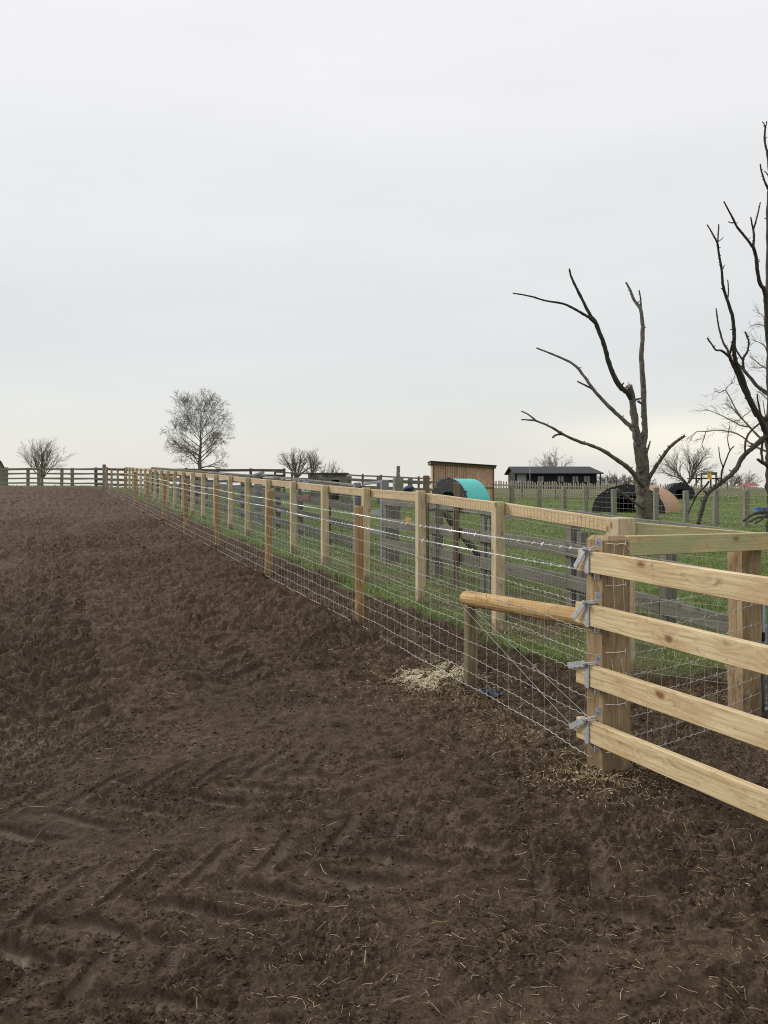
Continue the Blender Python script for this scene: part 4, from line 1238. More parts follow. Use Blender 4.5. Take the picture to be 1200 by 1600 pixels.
mb.bar(at(1074, 772, dP), at(1094, 747, dP), .09, .09); mb.bar(at(1121, 748, dP), at(1134, 774, dP), .09, .09); mb.build('ladder', M['brown_post'], pt_)

rr = thing('red_hut', at(1176, 775, 66), 'tiny hut with a faded red roof beyond the picket fence by the right edge', 'hut')
mb = MB(); mb.box(at(1176, 768, 66) + Vector((0, .6, -.1)), (.85, 1.1, .9)); mb.build('wall', M['picket'], rr)
mb = MB(); q = at(1176, 759.5, 66)
vs_ = [(q.x - .6, q.y - .1, q.z), (q.x + .6, q.y - .1, q.z), (q.x + .35, q.y + .6, q.z + .26), (q.x - .35, q.y + .6, q.z + .26), (q.x - .6, q.y + 1.3, q.z), (q.x + .6, q.y + 1.3, q.z)]
mb.add(vs_, [(0, 1, 2, 3), (3, 2, 5, 4), (1, 5, 2), (0, 3, 4), (0, 4, 5, 1)]); mb.build('roof', M['red'], rr)

# blue tub in the grass
def tub(p, r, h):
    mb = MB(); n = 20; vs_ = []
    prof = [(.78, 0), (1, 1), (1.06, 1), (1.06, .93), (1.0, .93)]
    prof = [(.78, 0), (.98, .92), (1.06, .92), (1.06, 1), (.94, 1), (.74, .08)]
    for (k, z) in prof:
        for i in range(n):
            a = 2 * math.pi * i / n; vs_.append((p.x + math.cos(a) * r * k, p.y + math.sin(a) * r * k, p.z + h * z))
    fs_ = [(j * n + i, j * n + (i + 1) % n, (j + 1) * n + (i + 1) % n, (j + 1) * n + i) for j in range(len(prof) - 1) for i in range(n)]
    fs_.append(tuple(range(n - 1, -1, -1))); fs_.append(tuple((len(prof) - 1) * n + i for i in range(n)))
    mb.add(vs_, fs_); return mb
p = at(1188, 0, 30.5); p.z = gz(p.x, p.y)
bt = tub(p, .23, .26).build('tub', M['blue'], None, smooth=False, loc=p); tag(bt, 'blue plastic feed tub in the grass at the right edge', 'tub')

# navy tarpaulin bundle by the rails
mb = MB(); p = at(638, 760, 27); p.z = at(0, 764, 27).z
bm = bmesh.new(); bmesh.ops.create_icosphere(bm, subdivisions=3, radius=1.0)
for v in bm.verts:
    n_ = float(perlin(np.array([v.co.x * 2 + 3]), np.array([v.co.y * 2 + v.co.z]))[0])
    v.co = Vector((v.co.x * .20, v.co.y * .16, v.co.z * .10 + .03 * v.co.x)) * (1 + .5 * n_) + p
mb.add([v.co.copy() for v in bm.verts], [[v.index for v in f.verts] for f in bm.faces]); bm.free()
tag(mb.build('tarpaulin_bundle', M['tarp'], None, smooth=True, loc=p), 'crumpled navy tarpaulin bundle on the rails left of the brown post', 'tarpaulin')

# signs on the dark board fence
sg = thing('sign', at(478, 785, 17.7), 'small pale sign with dark picture and green foot, above the red sign', 'sign')
q = at(478, 765.5, 17.6)
mb = MB(); mb.box(q, (.19, .012, .075)); mb.build('panel', M['sign_white'], sg)
mb = MB(); mb.box(q + Vector((-.01, -.008, .012)), (.028, .004, .05)); mb.box(q + Vector((.05, -.008, -.008)), (.018, .004, .025)); mb.build('print', M['sign_dark'], sg)
mb = MB(); mb.box(q + Vector((0, 0, -.060)), (.20, .012, .042)); mb.build('foot_strip', M['sign_green'], sg)
mb = MB(); mb.box(q + Vector((0, 0, .16)), (.17, .012, .05)); mb.build('header', M['sign_blue'], sg)
mb = MB(); mb.box(q + Vector((0, .02, .05)), (.02, .02, .36)); mb.build('batten', M['grey'], sg)
s2 = thing('sign', at(478, 790, 17.7), 'small red sign with white lines of print, directly under the pale picture sign', 'sign')
q2 = at(478, 775.5, 17.6)
mb = MB(); mb.box(q2, (.185, .012, .082)); mb.build('panel', M['sign_red'], s2)
mb = MB()
for k in range(3):
    for j in range(5):
        mb.box(q2 + Vector((-.065 + j * .032, -.008, .022 - k * .020)), (.024, .003, .006))
mb.build('print', M['sign_white'], s2)
tg = MB(); q = at(636, 812, 7.4)
tg.bar(q + Vector((-.02, -.012, .012)), q + Vector((.03, -.014, -.012)), .0015, .046, up=(0, 0, 1), ch=.0004)
tag(tg.build('card_tag', M['tag'], None, loc=q), 'small yellow card tag hanging on the barbed wire left of the tall pale post', 'tag')

# ------------------------------------------------------------------ trees
def bez(pts, n=4):
    """Catmull-Rom through pixel polyline points"""
    P = [Vector(p) for p in pts]
    if len(P) < 3: return P
    out = []
    for i in range(len(P) - 1):
        p0 = P[max(i - 1, 0)]; p1 = P[i]; p2 = P[i + 1]; p3 = P[min(i + 2, len(P) - 1)]
        for k in range(n):
            t = k / n
            out.append(.5 * ((2 * p1) + (p2 - p0) * t + (2 * p0 - 5 * p1 + 4 * p2 - p3) * t * t + (3 * p1 - p0 - 3 * p2 + p3) * t ** 3))
    out.append(P[-1])
    return out
def limb(mb, uv, d0, d1, w0, w1, n=8, mult=1.0, nodes=True):
    """branch through photo points, drifting in depth from d0 to d1; w = width in photo pixels"""
    m = len(uv)
    pts = [at(u, v, d0 + (d1 - d0) * i / (m - 1)) for i, (u, v) in enumerate(uv)]
    pts = bez(pts, 5)
    k = len(pts); rad = []
    for i, p in enumerate(pts):
        t = i / (k - 1)
        w = w0 + (w1 - w0) * t ** .85
        r = w / 2 * p.y / FPX * mult
        if nodes and 0 < i < k - 1: r *= random.uniform(.93, 1.1)
        rad.append(r)
        if 0 < i < k - 1: pts[i] = p + Vector((random.uniform(-1, 1), random.uniform(-1, 1), random.uniform(-1, 1))) * r * .14
    mb.tube(pts, rad, n, wob=.07)
    # short spur buds
    if nodes:
        for i in range(2, k - 1):
            if random.random() < .28:
                a = random.uniform(0, 6.28)
                v = Vector((math.cos(a), math.sin(a) * .7, random.uniform(.1, .9))).normalized()
                L = rad[i] * random.uniform(1.4, 2.6) + .012
                mb.tube([pts[i], pts[i] + v * L * .6, pts[i] + v * L], [rad[i] * .42, rad[i] * .33, rad[i] * .22], 5)
def cx7(pts):
    return [(780 + x / 2.667, 160 + y / 2.667) for x, y in pts]

td = 18.0
dt = thing('dead_tree', at(1006, 836, td), 'dead pollarded tree with a few bare upswept limbs in front of the tan pig ark', 'tree')
mb = MB()
limb(mb, [(1009, 850), (1006, 815), (1005, 775), (1004, 745), (1002.5, 715), (1001, 690)], td, td, 28, 17, 16, nodes=False)
mb.build('trunk', M['bark'], dt, smooth=True)
def branch(root, mat, *ls):
    mb = MB()
    for a in ls: limb(mb, *a)
    return mb.build('branch', M[mat], root, smooth=True)
branch(dt, 'bark', (cx7([(580, 1430), (572, 1380), (560, 1290), (551, 1215), (543, 1178)]), td, td - .15, 13.5, 8, 10))
branch(dt, 'bark_dark', (cx7([(550, 1235), (530, 1205), (500, 1178), (470, 1120), (450, 1060), (430, 990), (402, 920), (385, 895)]), td - .1, td - .7, 9, 6, 9),
       (cx7([(392, 910), (345, 820), (315, 760), (300, 725), (292, 692)]), td - .7, td - .9, 5.5, 2.6, 7), (cx7([(400, 918), (375, 897), (330, 870), (270, 840), (200, 828), (130, 808), (57, 795)]), td - .7, td - 1.6, 5, 2.0, 7))
branch(dt, 'bark', (cx7([(588, 1400), (560, 1365), (520, 1325), (460, 1270), (400, 1205), (360, 1150), (320, 1100), (270, 1070), (210, 1045), (155, 1023)]), td, td + 1.2, 8.5, 2.2, 8),
       (cx7([(405, 1210), (385, 1193), (365, 1182), (325, 1162)]), td + .7, td + .5, 4, 2.2, 6))
branch(dt, 'bark', (cx7([(596, 1430), (606, 1380), (604, 1300), (598, 1150), (593, 1050), (598, 950), (591, 870), (578, 845), (560, 820), (545, 780), (528, 750)]), td, td + .5, 10.5, 3.0, 10),
       (cx7([(591, 868), (590, 840), (589, 815), (583, 782)]), td + .4, td + .4, 3.4, 2.0, 6), (cx7([(603, 1262), (590, 1252), (577, 1246)]), td + .1, td, 4, 3, 6))
branch(dt, 'bark', (cx7([(600, 1600), (575, 1570), (545, 1530), (500, 1495), (440, 1455), (390, 1432), (330, 1412), (265, 1382), (210, 1350), (150, 1327), (93, 1322)]), td - .1, td - 1.9, 9, 2.2, 8),
       (cx7([(157, 1330), (140, 1315), (120, 1300), (92, 1286)]), td - 1.7, td - 1.8, 3, 1.8, 6), (cx7([(268, 1382), (240, 1385), (222, 1397)]), td - 1.3, td - 1.4, 4, 3, 6))
branch(dt, 'bark', (cx7([(610, 1590), (636, 1545), (665, 1500), (700, 1450), (735, 1415), (773, 1390)]), td, td - .9, 7, 4.2, 8))
branch(dt, 'bark', (cx7([(590, 1540), (576, 1500), (570, 1460), (565, 1420)]), td - .15, td - .2, 8, 5, 8), (cx7([(605, 1490), (618, 1450), (630, 1410)]), td - .1, td - .2, 5, 2, 6))
branch(dt, 'bark', ([(1004, 792), (992, 785), (978, 775), (964, 764)], td - .2, td - .6, 6, 4, 7))
mb = MB()
q = at(983.5, 601, td - .15)
for k in range(5):
    a = random.uniform(0, 6.28); o_ = Vector((math.cos(a) * .03, math.sin(a) * .03, 0))
    mb.tube([q + o_ + Vector((0, 0, -.06)), q + o_ * 1.1 + Vector((0, 0, random.uniform(.0, .07)))], [.025, .004], 5)
mb.build('torn_stub', M['snag'], dt)

rd_ = 17.0
rt = thing('bare_tree', at(1214, 840, rd_), 'large dark tree with twisting bare limbs at the right edge of the picture', 'tree')
mb = MB()
limb(mb, [(1222, 850), (1218, 805), (1214, 760), (1212, 715), (1209, 680), (1206, 650)], rd_, rd_, 40, 24, 16, nodes=False)
limb(mb, [(1206, 658), (1205, 610), (1203, 540), (1201.5, 480), (1202, 400), (1201, 330), (1203, 290)], rd_, rd_ + .3, 15, 6, 10)
mb.build('trunk', M['bark_dark'], rt, smooth=True)
D_ = rd_
branch(rt, 'bark_dark', ([(1206, 700), (1196, 674), (1188, 655), (1174, 630), (1165, 605), (1158, 585), (1150, 568), (1147, 550), (1147, 520), (1145, 497), (1137, 471), (1130, 448), (1127.5, 423), (1123, 395), (1121, 378)], D_, D_ - 1.6, 10, 3.2, 8),
       ([(1121, 380), (1117, 372), (1111, 361), (1105, 351)], D_ - 1.6, D_ - 1.7, 3, 1.8, 6), ([(1121, 381), (1122, 370), (1123, 350)], D_ - 1.6, D_ - 1.5, 2.8, 1.8, 6), ([(1121, 378), (1126, 375), (1130, 371)], D_ - 1.6, D_ - 1.6, 1.6, 1.0, 5),
       ([(1136, 470), (1138, 460), (1138, 448), (1137, 437)], D_ - 1.3, D_ - 1.3, 2.4, 1.6, 6), ([(1128, 423), (1130, 419), (1132, 414)], D_ - 1.5, D_ - 1.5, 2, 1.4, 5))
branch(rt, 'bark_dark', ([(1182, 650), (1172, 630), (1160, 605), (1150, 580), (1143, 565), (1139, 556)], D_ - .2, D_ - .9, 6, 5, 8), ([(1140, 558), (1128, 548), (1119, 547), (1112, 538), (1105, 528)], D_ - .9, D_ - 1.2, 4, 2.2, 6),
       ([(1140, 556), (1136, 545), (1130, 535), (1124, 515), (1121, 498), (1119, 482)], D_ - .9, D_ - .6, 4, 2.0, 6), ([(1139, 557), (1143, 543), (1147, 525)], D_ - .9, D_ - 1.2, 4, 3.4, 6))
branch(rt, 'bark_dark', ([(1206, 622), (1198, 614), (1185, 605), (1172, 590), (1160, 576), (1150, 566)], D_, D_ + .6, 7, 4, 8), ([(1162, 577), (1161, 562), (1165, 554), (1168, 548), (1170, 535), (1168, 528), (1164, 518)], D_ + .5, D_ + .4, 4, 2.4, 6),
       ([(1161, 563), (1156, 556), (1152, 550), (1147, 538)], D_ + .5, D_ + .5, 3.4, 2.2, 6))
branch(rt, 'bark_dark', ([(1203, 560), (1199, 520), (1197, 475), (1195, 456), (1187, 441), (1183, 420), (1181, 400), (1177, 386)], D_, D_ - .7, 8, 5, 8), ([(1178, 389), (1165, 371), (1152, 355), (1145, 341), (1138, 328), (1131, 315)], D_ - .7, D_ - 1.2, 4.4, 2.2, 7),
       ([(1146, 348), (1142, 348), (1138, 346)], D_ - 1, D_ - 1, 2.4, 1.4, 5), ([(1177, 388), (1178, 372), (1177, 358)], D_ - .7, D_ - .7, 4, 3.4, 6), ([(1177, 360), (1175, 350), (1173, 339)], D_ - .7, D_ - .8, 3, 2, 6), ([(1177, 359), (1181, 346), (1185, 330), (1188, 316)], D_ - .7, D_ - .6, 3, 1.8, 6))
branch(rt, 'bark_dark', ([(1203, 300), (1197, 288), (1192, 275), (1189, 265), (1188, 256)], D_ + .2, D_, 4, 2.2, 6), ([(1203, 292), (1201, 262), (1199, 240), (1195, 222), (1195, 208), (1196, 198)], D_ + .3, D_ + .3, 4, 2.6, 6), ([(1196, 199), (1194, 194), (1191, 190)], D_ + .3, D_ + .3, 2, 1.3, 5), ([(1196, 199), (1197.5, 194), (1197.5, 189)], D_ + .3, D_ + .3, 2, 1.3, 5), ([(1201, 275), (1197, 270), (1194, 267)], D_ + .3, D_ + .3, 2, 1.4, 5))
branch(rt, 'bark_dark', ([(1210, 670), (1196, 682), (1182, 694), (1170, 705), (1160, 715), (1152, 730), (1144, 740), (1130, 752), (1115, 763), (1105, 772), (1100, 785), (1094, 806), (1091, 818)], D_, D_ - 1.2, 8, 6, 8),
       ([(1164, 711), (1165, 690), (1172, 675), (1185, 663), (1200, 648)], D_ - .5, D_ - .1, 3.4, 3, 6), ([(1127, 753), (1128, 737), (1134, 720), (1140, 705), (1147, 697)], D_ - .8, D_ - 1.1, 3.2, 1.6, 6), ([(1130, 731), (1125, 716), (1123, 698)], D_ - .9, D_ - 1, 2.2, 1.4, 6),
       ([(1141, 704), (1138, 694), (1137, 683), (1140, 665)], D_ - 1, D_ - 1.1, 1.8, 1.2, 6), ([(1108, 752), (1100, 762), (1090, 772), (1083, 785), (1075, 802)], D_ - 1, D_ - .6, 3, 1.8, 6), ([(1106, 772), (1102, 769), (1099, 767)], D_ - 1.1, D_ - 1.1, 4, 2.4, 6))
branch(rt, 'bark_dark', ([(1214, 745), (1200, 728), (1190, 722), (1184, 718)], D_ - .1, D_ - .4, 9, 4, 7), ([(1192, 722), (1190, 705), (1193, 685), (1200, 665)], D_ - .3, D_, 4, 4, 6), ([(1204, 660), (1190, 650), (1185, 630), (1183, 616)], D_, D_ - .2, 4, 2, 6))
mb = MB()
for (uv, w0) in (([(1215, 800), (1195, 800), (1178, 803), (1162, 814)], 6), ([(1215, 806), (1198, 808), (1184, 809), (1172, 815)], 5), ([(1215, 797), (1200, 803), (1190, 812), (1180, 818)], 4)):
    limb(mb, uv, 13.2, 12.6, w0, w0 * .6, 7)
fb = mb.build('fallen_branch', M['bark_dark'], None, smooth=True, loc=at(1190, 830, 12.8)); tag(fb, 'fallen dark branches lying behind the grey top board at the right edge', 'branch')

# procedural bare trees
def grow(out, p, dv, L, r, lev, maxlev, kids, spread, up, rng, rmin, curve=.25):
    n = 5 if lev < 2 else (4 if lev < maxlev else 3)
    pts = [p.copy()]; rad = [r]
    d = dv.normalized()
    for i in range(n):
        j = Vector((rng.gauss(0, 1), rng.gauss(0, 1), rng.gauss(0, 1))) * curve * .35
        d = (d + j + Vector((0, 0, up * .12))).normalized()
        pts.append(pts[-1] + d * (L / n)); rad.append(max(rmin, r * (1 - .72 * (i + 1) / n)))
    out.append((pts, rad, lev))
    if lev >= maxlev: return
    k = kids[min(lev, len(kids) - 1)]
    for i in range(k):
        t = .22 + .78 * (i + rng.random()) / k
        f_ = t * n; a_ = min(int(f_), n - 1); q = pts[a_].lerp(pts[a_ + 1], f_ - a_); rr_ = rad[a_] + (rad[a_ + 1] - rad[a_]) * (f_ - a_)
        ax = (pts[a_ + 1] - pts[a_]).normalized()
        o_ = ax.orthogonal().normalized(); o_ = Matrix.Rotation(rng.random() * 6.283, 3, ax) @ o_
        ang = spread * rng.uniform(.7, 1.25)
        grow(out, q, ax * math.cos(ang) + o_ * math.sin(ang), L * rng.uniform(.45, .68) * (1.15 - .45 * t), max(rmin, rr_ * .62), lev + 1, maxlev, kids, spread, up, rng, rmin, curve)
def split_build(out, root, mt, mc, lv=0):
    a_, b2 = MB(), MB()
    for pts, rad, lev in out:
        (a_ if lev <= lv else b2).tube(pts, rad, 7 if lev <= 1 else 3, cap=(lev <= 1))
    a_.build('trunk', M[mt], root, smooth=True); b2.build('crown', M[mc], root)

def lone_tree(name, label, u, d, vtop, vbase, wpx, seed, clear=.22, rmin=.006, nl=26, tw=.12, lean=0., mat='twig', group=None, kids=(6, 6, 5)):
    """a tree with one leader: limbs shorten to the top, outline oval"""
    rng = random.Random(seed)
    b = at(u, 0, d); b.z = gz(b.x, b.y) - .05
    top = at(u, vtop, d); Ht = top.z - b.z; Wd = wpx * d / FPX
    root = thing(name, b, label, 'tree', group)
    out = []
    n = 12; lead = []; rad = []
    for i in range(n + 1):
        t = i / n; lead.append(b + Vector((lean * t * Ht + rng.uniform(-.02, .02) * Ht * .3, rng.uniform(-.02, .02), Ht * t * .97))); rad.append(max(rmin, tw * (1.05 - t) ** 1.1))
    out.append((lead, rad, 0))
    for i in range(nl):
        t = clear + (1 - clear) * .9 * (i + rng.random() * .6) / nl
        a_ = int(t * n); q = lead[a_].lerp(lead[min(a_ + 1, n)], t * n - a_)
        az = i * 2.4 + rng.uniform(-.4, .4)
        tt = (t - clear) / (1 - clear)
        reach = Wd / 2 * float(np.interp(tt, [0, .15, .4, .65, .85, 1], [.78, 1.0, 1.0, .84, .56, .25])) * rng.uniform(.82, 1.1)
        el = .34 + .78 * tt
        L = reach / math.cos(el) * 0.92
        dv = Vector((math.cos(az) * math.cos(el), math.sin(az) * math.cos(el), math.sin(el)))
        grow(out, q, dv, L, max(rmin, tw * (1.05 - t) * .34), 1, 4, (0,) + kids, .66, .12, rng, rmin, .28)
    split_build(out, root, mat, mat)
    return root
def bush_tree(name, label, u, d, vtop, wpx, seed, stems=7, maxlev=4, kids=(6, 5, 4, 3), rmin=.007, r0=.07, mat='twig', group=None, cat='tree', fan=1.3, trunk=0., curve=.22):
    rng = random.Random(seed)
    b = at(u, 0, d); b.z = gz(b.x, b.y) - .05
    Ht = at(u, vtop, d).z - b.z; Wd = wpx * d / FPX
    root = thing(name, b, label, cat, group)
    out = []
    fork = b + Vector((0, 0, Ht * trunk))
    if trunk: out.append(([b, b.lerp(fork, .5), fork], [r0 * 1.5, r0 * 1.35, r0 * 1.2], 0))
    for i in range(stems):
        az = i * 2.4 + rng.uniform(-.3, .3); rr_ = ((i + .5) / stems) ** .5
        dv = Vector((math.cos(az) * rr_ * Wd / 2 * fan, math.sin(az) * rr_ * Wd / 2 * fan, (Ht - Ht * trunk) * (1 - .45 * rr_ * rr_)))
        grow(out, fork + Vector((math.cos(az), math.sin(az), 0)) * Wd * .03, dv, dv.length * .80, r0 * (1 if i < 3 else .75), 0 if not trunk else 1, maxlev, kids, .50, .15, rng, rmin, curve)
    split_build(out, root, mat, mat, 0)
    return root
lone_tree('bare_tree', 'single bare oval-crowned tree on the skyline above the long fence', 312, 40, 647, 770, 97, 11, clear=.35, rmin=.004, nl=27, tw=.15, lean=.012, kids=(7, 6, 4))
bush_tree('bare_tree', 'small round bare tree behind the far left fence', 66, 72, 687, 80, 5, stems=13, kids=(8, 7, 5, 3), rmin=.0045, r0=.075, maxlev=4, trunk=.22, fan=1.0)
bush_tree('bare_tree', 'left and broadest of three bare trees behind the grey field shelter', 463, 76, 702, 54, 9, stems=9, kids=(7, 6, 5, 3), rmin=.006, r0=.10, maxlev=4, trunk=.3, group='bare trees behind the field shelter')
bush_tree('bare_tree', 'slim middle tree of the three behind the grey field shelter', 488, 78, 703, 34, 21, stems=7, kids=(6, 6, 4, 3), rmin=.006, r0=.08, maxlev=4, trunk=.3, mat='twig_pale', group='bare trees behind the field shelter')
bush_tree('bare_bush', 'low twiggy bush right of the three bare trees, above the field shelter', 517, 74, 722, 36, 33, stems=12, kids=(5, 4, 3), rmin=.009, r0=.05, maxlev=2, cat='bush')
bush_tree('bare_tree', 'pale twiggy tree rising behind the black cabin roof', 864, 96, 707, 52, 41, stems=10, kids=(7, 6, 4, 3), rmin=.007, r0=.09, maxlev=4, mat='twig_pale', trunk=.2)
bush_tree('bare_tree', 'wide dense bare tree right of the dead tree, above the small black ark', 1073, 84, 702, 116, 53, stems=9, kids=(9, 8, 6, 3), rmin=.0055, r0=.12, maxlev=4, mat='twig', trunk=.16, fan=.95, curve=.42)
for k, (u, vt, w, sd) in enumerate(((948, 741, 40, 61), (972, 743, 40, 62), (1000, 746, 40, 63))):
    bush_tree('hedge_bush', ('brownish twiggy hedge bush beside the porch end of the black cabin', 'twiggy hedge bush left of the dead tree trunk, second from the cabin', 'twiggy hedge bush right behind the dead tree trunk')[k], u, 88, vt, w, sd, stems=22, kids=(5, 4), rmin=.012, r0=.04, maxlev=2, mat='twig_pale', cat='bush', group='hedge bushes beyond the picket fence')
for k, (u, vt, w, sd) in enumerate(((1140, 742, 40, 71), (1163, 738, 44, 72))):
    bush_tree('hedge_bush', ('faint twiggy bush beyond the picket fence right of the play tower', 'faint taller bush beyond the picket fence behind the red-roofed hut')[k], u, 92, vt, w, sd, stems=18, kids=(5, 4), rmin=.010, r0=.04, maxlev=2, mat='twig_pale', cat='bush', group='hedge bushes beyond the picket fence')

# pale fine-twigged tree behind the big right-hand one
pd_ = 22.0
ft = thing('bare_tree', at(1216, 830, pd_), 'pale fine-twigged tree half hidden behind the large dark tree at the right edge', 'tree')
mb = MB()
limb(mb, [(1226, 840), (1222, 780), (1216, 720), (1212, 640), (1210, 560), (1207, 500), (1208, 440)], pd_, pd_, 14, 3, 8)
mb.build('trunk', M['twig_pale'], ft, smooth=True)
mb = MB(); tw_ = []
FT = [([(1215, 716), (1198, 706), (1185, 700), (1175, 695), (1162, 684), (1150, 677), (1138, 674), (1120, 672), (1105, 674), (1090, 674), (1083, 679), (1073, 686)], 3.6, 1.0),
      ([(1103, 675), (1100, 684), (1097, 695), (1100, 703)], 1.6, .8), ([(1214, 706), (1200, 694), (1187, 684), (1170, 665), (1155, 650), (1145, 638), (1139, 635), (1133, 629)], 4.4, 1.0),
      ([(1187, 683), (1172, 668), (1158, 652), (1148, 636), (1140, 620), (1133, 610), (1125, 613), (1116, 611)], 3.2, 1.0), ([(1133, 610), (1138, 603), (1148, 596)], 1.6, .8), ([(1172, 667), (1158, 665), (1150, 661), (1135, 653), (1122, 647), (1110, 642), (1100, 639)], 2.6, .9),
      ([(1156, 654), (1165, 648), (1175, 640)], 1.6, .8), ([(1158, 656), (1145, 658), (1136, 661)], 1.4, .7), ([(1210, 600), (1202, 585), (1196, 575), (1188, 570), (1178, 562), (1170, 555)], 3, .9), ([(1208, 560), (1199, 550), (1194, 540), (1186, 535), (1178, 532)], 2.6, .9),
      ([(1207, 520), (1200, 512), (1192, 508), (1180, 507), (1170, 512)], 2.2, .8), ([(1207, 505), (1200, 500), (1190, 492), (1183, 488)], 2.0, .8), ([(1195, 573), (1186, 575), (1174, 574)], 1.8, .8), ([(1211, 640), (1200, 625), (1190, 615), (1183, 612)], 2.4, .9),
      ([(1213, 690), (1198, 675), (1192, 655), (1186, 640), (1183, 617)], 2.6, 1.2), ([(1213, 680), (1203, 668), (1196, 650), (1192, 625)], 2.6, 1.2)]
rng = random.Random(4)
for uv, w0, w1 in FT:
    dd_ = rng.uniform(-.8, .8)
    limb(mb, uv, pd_, pd_ + dd_, w0, w1, 5, nodes=False)
    for q in range(len(uv) * 2):
        i = rng.randrange(1, len(uv)); (u, v) = uv[i]; (u0, v0) = uv[i - 1]; t = rng.random()
        s_ = at(u0 + (u - u0) * t, v0 + (v - v0) * t, pd_ + dd_ * (i - 1 + t) / (len(uv) - 1))
        dv = at(u, v, pd_) - at(u0, v0, pd_)
        dv = (dv.normalized() + Vector((rng.gauss(0, .6), rng.gauss(0, .6), rng.gauss(.05, .6)))).normalized()
        grow(tw_, s_, dv, rng.uniform(.15, .42), .0045, 3, 4, (0, 0, 0, 3), .6, .1, rng, .003, .3)
for pts, rad, lev in tw_: mb.tube(pts, rad, 3, cap=False)
mb.build('crown', M['twig_pale'], ft)

# ------------------------------------------------------------------ loose cover on the ground
rs = np.random.RandomState(3)
def blades(name, X, Y, hgt, wid, lean, tone, mat, z_off=0., bend=.35):
    n = len(X); Z = H(X, Y) + z_off
    a = rs.rand(n) * 2 * math.pi; ax, ay = np.cos(a), np.sin(a)
    l = rs.rand(n) * 2 * math.pi; lx, ly = np.cos(l) * lean * hgt, np.sin(l) * lean * hgt
    B = np.stack([X, Y, Z], 1)
    sv = np.stack([ax * wid / 2, ay * wid / 2, np.zeros(n)], 1)
    mid = B + np.stack([lx * bend, ly * bend, hgt * .6], 1)
    tip = B + np.stack([lx, ly, hgt * (1 - .25 * np.clip(lean, 0, 1))], 1)
    V = np.stack([B - sv, B + sv, mid + sv * .7, mid - sv * .7, tip], 1).reshape(-1, 3)
    i = np.arange(n)[:, None] * 5
    F = np.vstack([np.hstack([i, i + 1, i + 2]), np.hstack([i, i + 2, i + 3]), np.hstack([i + 3, i + 2, i + 4])])
    return np_mesh(name, V, F, mat, {'tone': ('FLOAT', np.repeat(tone, 5))}, 'stuff')
# grass: denser and finer near, sparser and coarser far
nb_ = 420000
dq = np.exp(rs.uniform(math.log(5.6), math.log(58), nb_)); uq = rs.uniform(-700, 1700, nb_)
gx_ = (uq - CX) * dq / FPX
ga2 = grass_amount(gx_, dq)
cl = np.clip(.55 + perlin(gx_ * 3.3, dq * 3.3) * 1.6, .05, 1)
keep = rs.rand(nb_) < ga2 * cl * np.where(gx_ + .41 * dq - 3.129 < .4, .35, 1.0)
gx_, gy_ = gx_[keep], dq[keep]
dry = np.clip(.30 + perlin(gx_ * .8 + 4, gy_ * .8) * .9, 0, 1)
s1_ = gx_ + .41 * gy_ - 3.129
strawz = sstep(1.0, 1.6, s1_) * (1 - sstep(3.4, 4.6, s1_)) * (1 - sstep(13, 17, gy_))
hq = rs.uniform(.02, .06, len(gx_)) * (1 + .7 * np.clip(perlin(gx_ * 1.1 + 8, gy_ * 1.1), 0, 1)) * np.where(gy_ > 40, 1.8, 1) * (1 - .35 * strawz)
patch = np.clip(perlin(gx_ * .55 + 14, gy_ * .55 + 3) * 1.6, -.2, .45)
tn = np.clip(rs.rand(len(gx_)) * .55 + .25 * dry + patch * .6 + .30 * strawz * rs.rand(len(gx_)) + (rs.rand(len(gx_)) < .08 + .62 * strawz * np.clip(.6 + perlin(gx_ * 1.6, gy_ * 1.6) * 1.5, 0, 1)) * .8, 0, 1)
blades('grass', gx_, gy_, hq, .0035 + .00045 * gy_, rs.uniform(.2, 1.1, len(gx_)), tn, M['grass'])

def strips(name, X, Y, L, wid, tone, mat, tilt=.12, seed=1, curl=.13):
    """flat-lying bent straws: three-sided so they have body"""
    n = len(X); a = rs.rand(n) * 2 * math.pi
    k = rs.normal(0, curl, n)
    pts = []
    for t, s_ in ((-.5, -1), (0., 0), (.5, 1)):
        aa = a + k * s_ * .5
        px = X + np.cos(aa) * L * t; py = Y + np.sin(aa) * L * t
        pts.append((px, py))
    tl = rs.normal(0, tilt, n)
    zz = [H(px, py) + wid * .6 for px, py in pts]
    zm = np.maximum.reduce(zz)
    P = [np.stack([px, py, np.maximum(z_ + .002, zm * .65 + z_ * .35) + np.abs(tl) * L * (i * .5)], 1) for i, ((px, py), z_) in enumerate(zip(pts, zz))]
    sx = np.stack([-np.sin(a), np.cos(a), np.zeros(n)], 1) * wid[:, None] / 2
    up = np.array([[0, 0, 1.]]) * wid[:, None] * .7
    V = []
    for p in P: V += [p - sx, p + sx, p + up]
    V = np.stack(V, 1).reshape(-1, 3)
    i = np.arange(n)[:, None] * 9; F = []
    for s_ in (0, 3):
        for (b, c) in ((0, 1), (1, 2), (2, 0)): F.append(np.hstack([i + s_ + b, i + s_ + c, i + s_ + 3 + c, i + s_ + 3 + b]))
    return np_mesh(name, V, np.vstack(F), mat, {'tone': ('FLOAT', np.repeat(tone, 9))}, 'stuff')
ns = 42000
dq = np.exp(rs.uniform(math.log(1.9), math.log(26), ns)); uq = rs.uniform(-500, 1650, ns); sx_ = (uq - CX) * dq / FPX
den = np.clip(.22 + perlin(sx_ * .9 + 12, dq * .9) * .9, .06, 1) + .8 * np.exp(-((sx_ + .41 * dq - 3.1) / .6) ** 2)
keep = rs.rand(ns) < den * .85 * (1 - .4 * grass_amount(sx_, dq)) * np.where(dq > 9, .5, 1)
sx_, sy_ = sx_[keep], dq[keep]
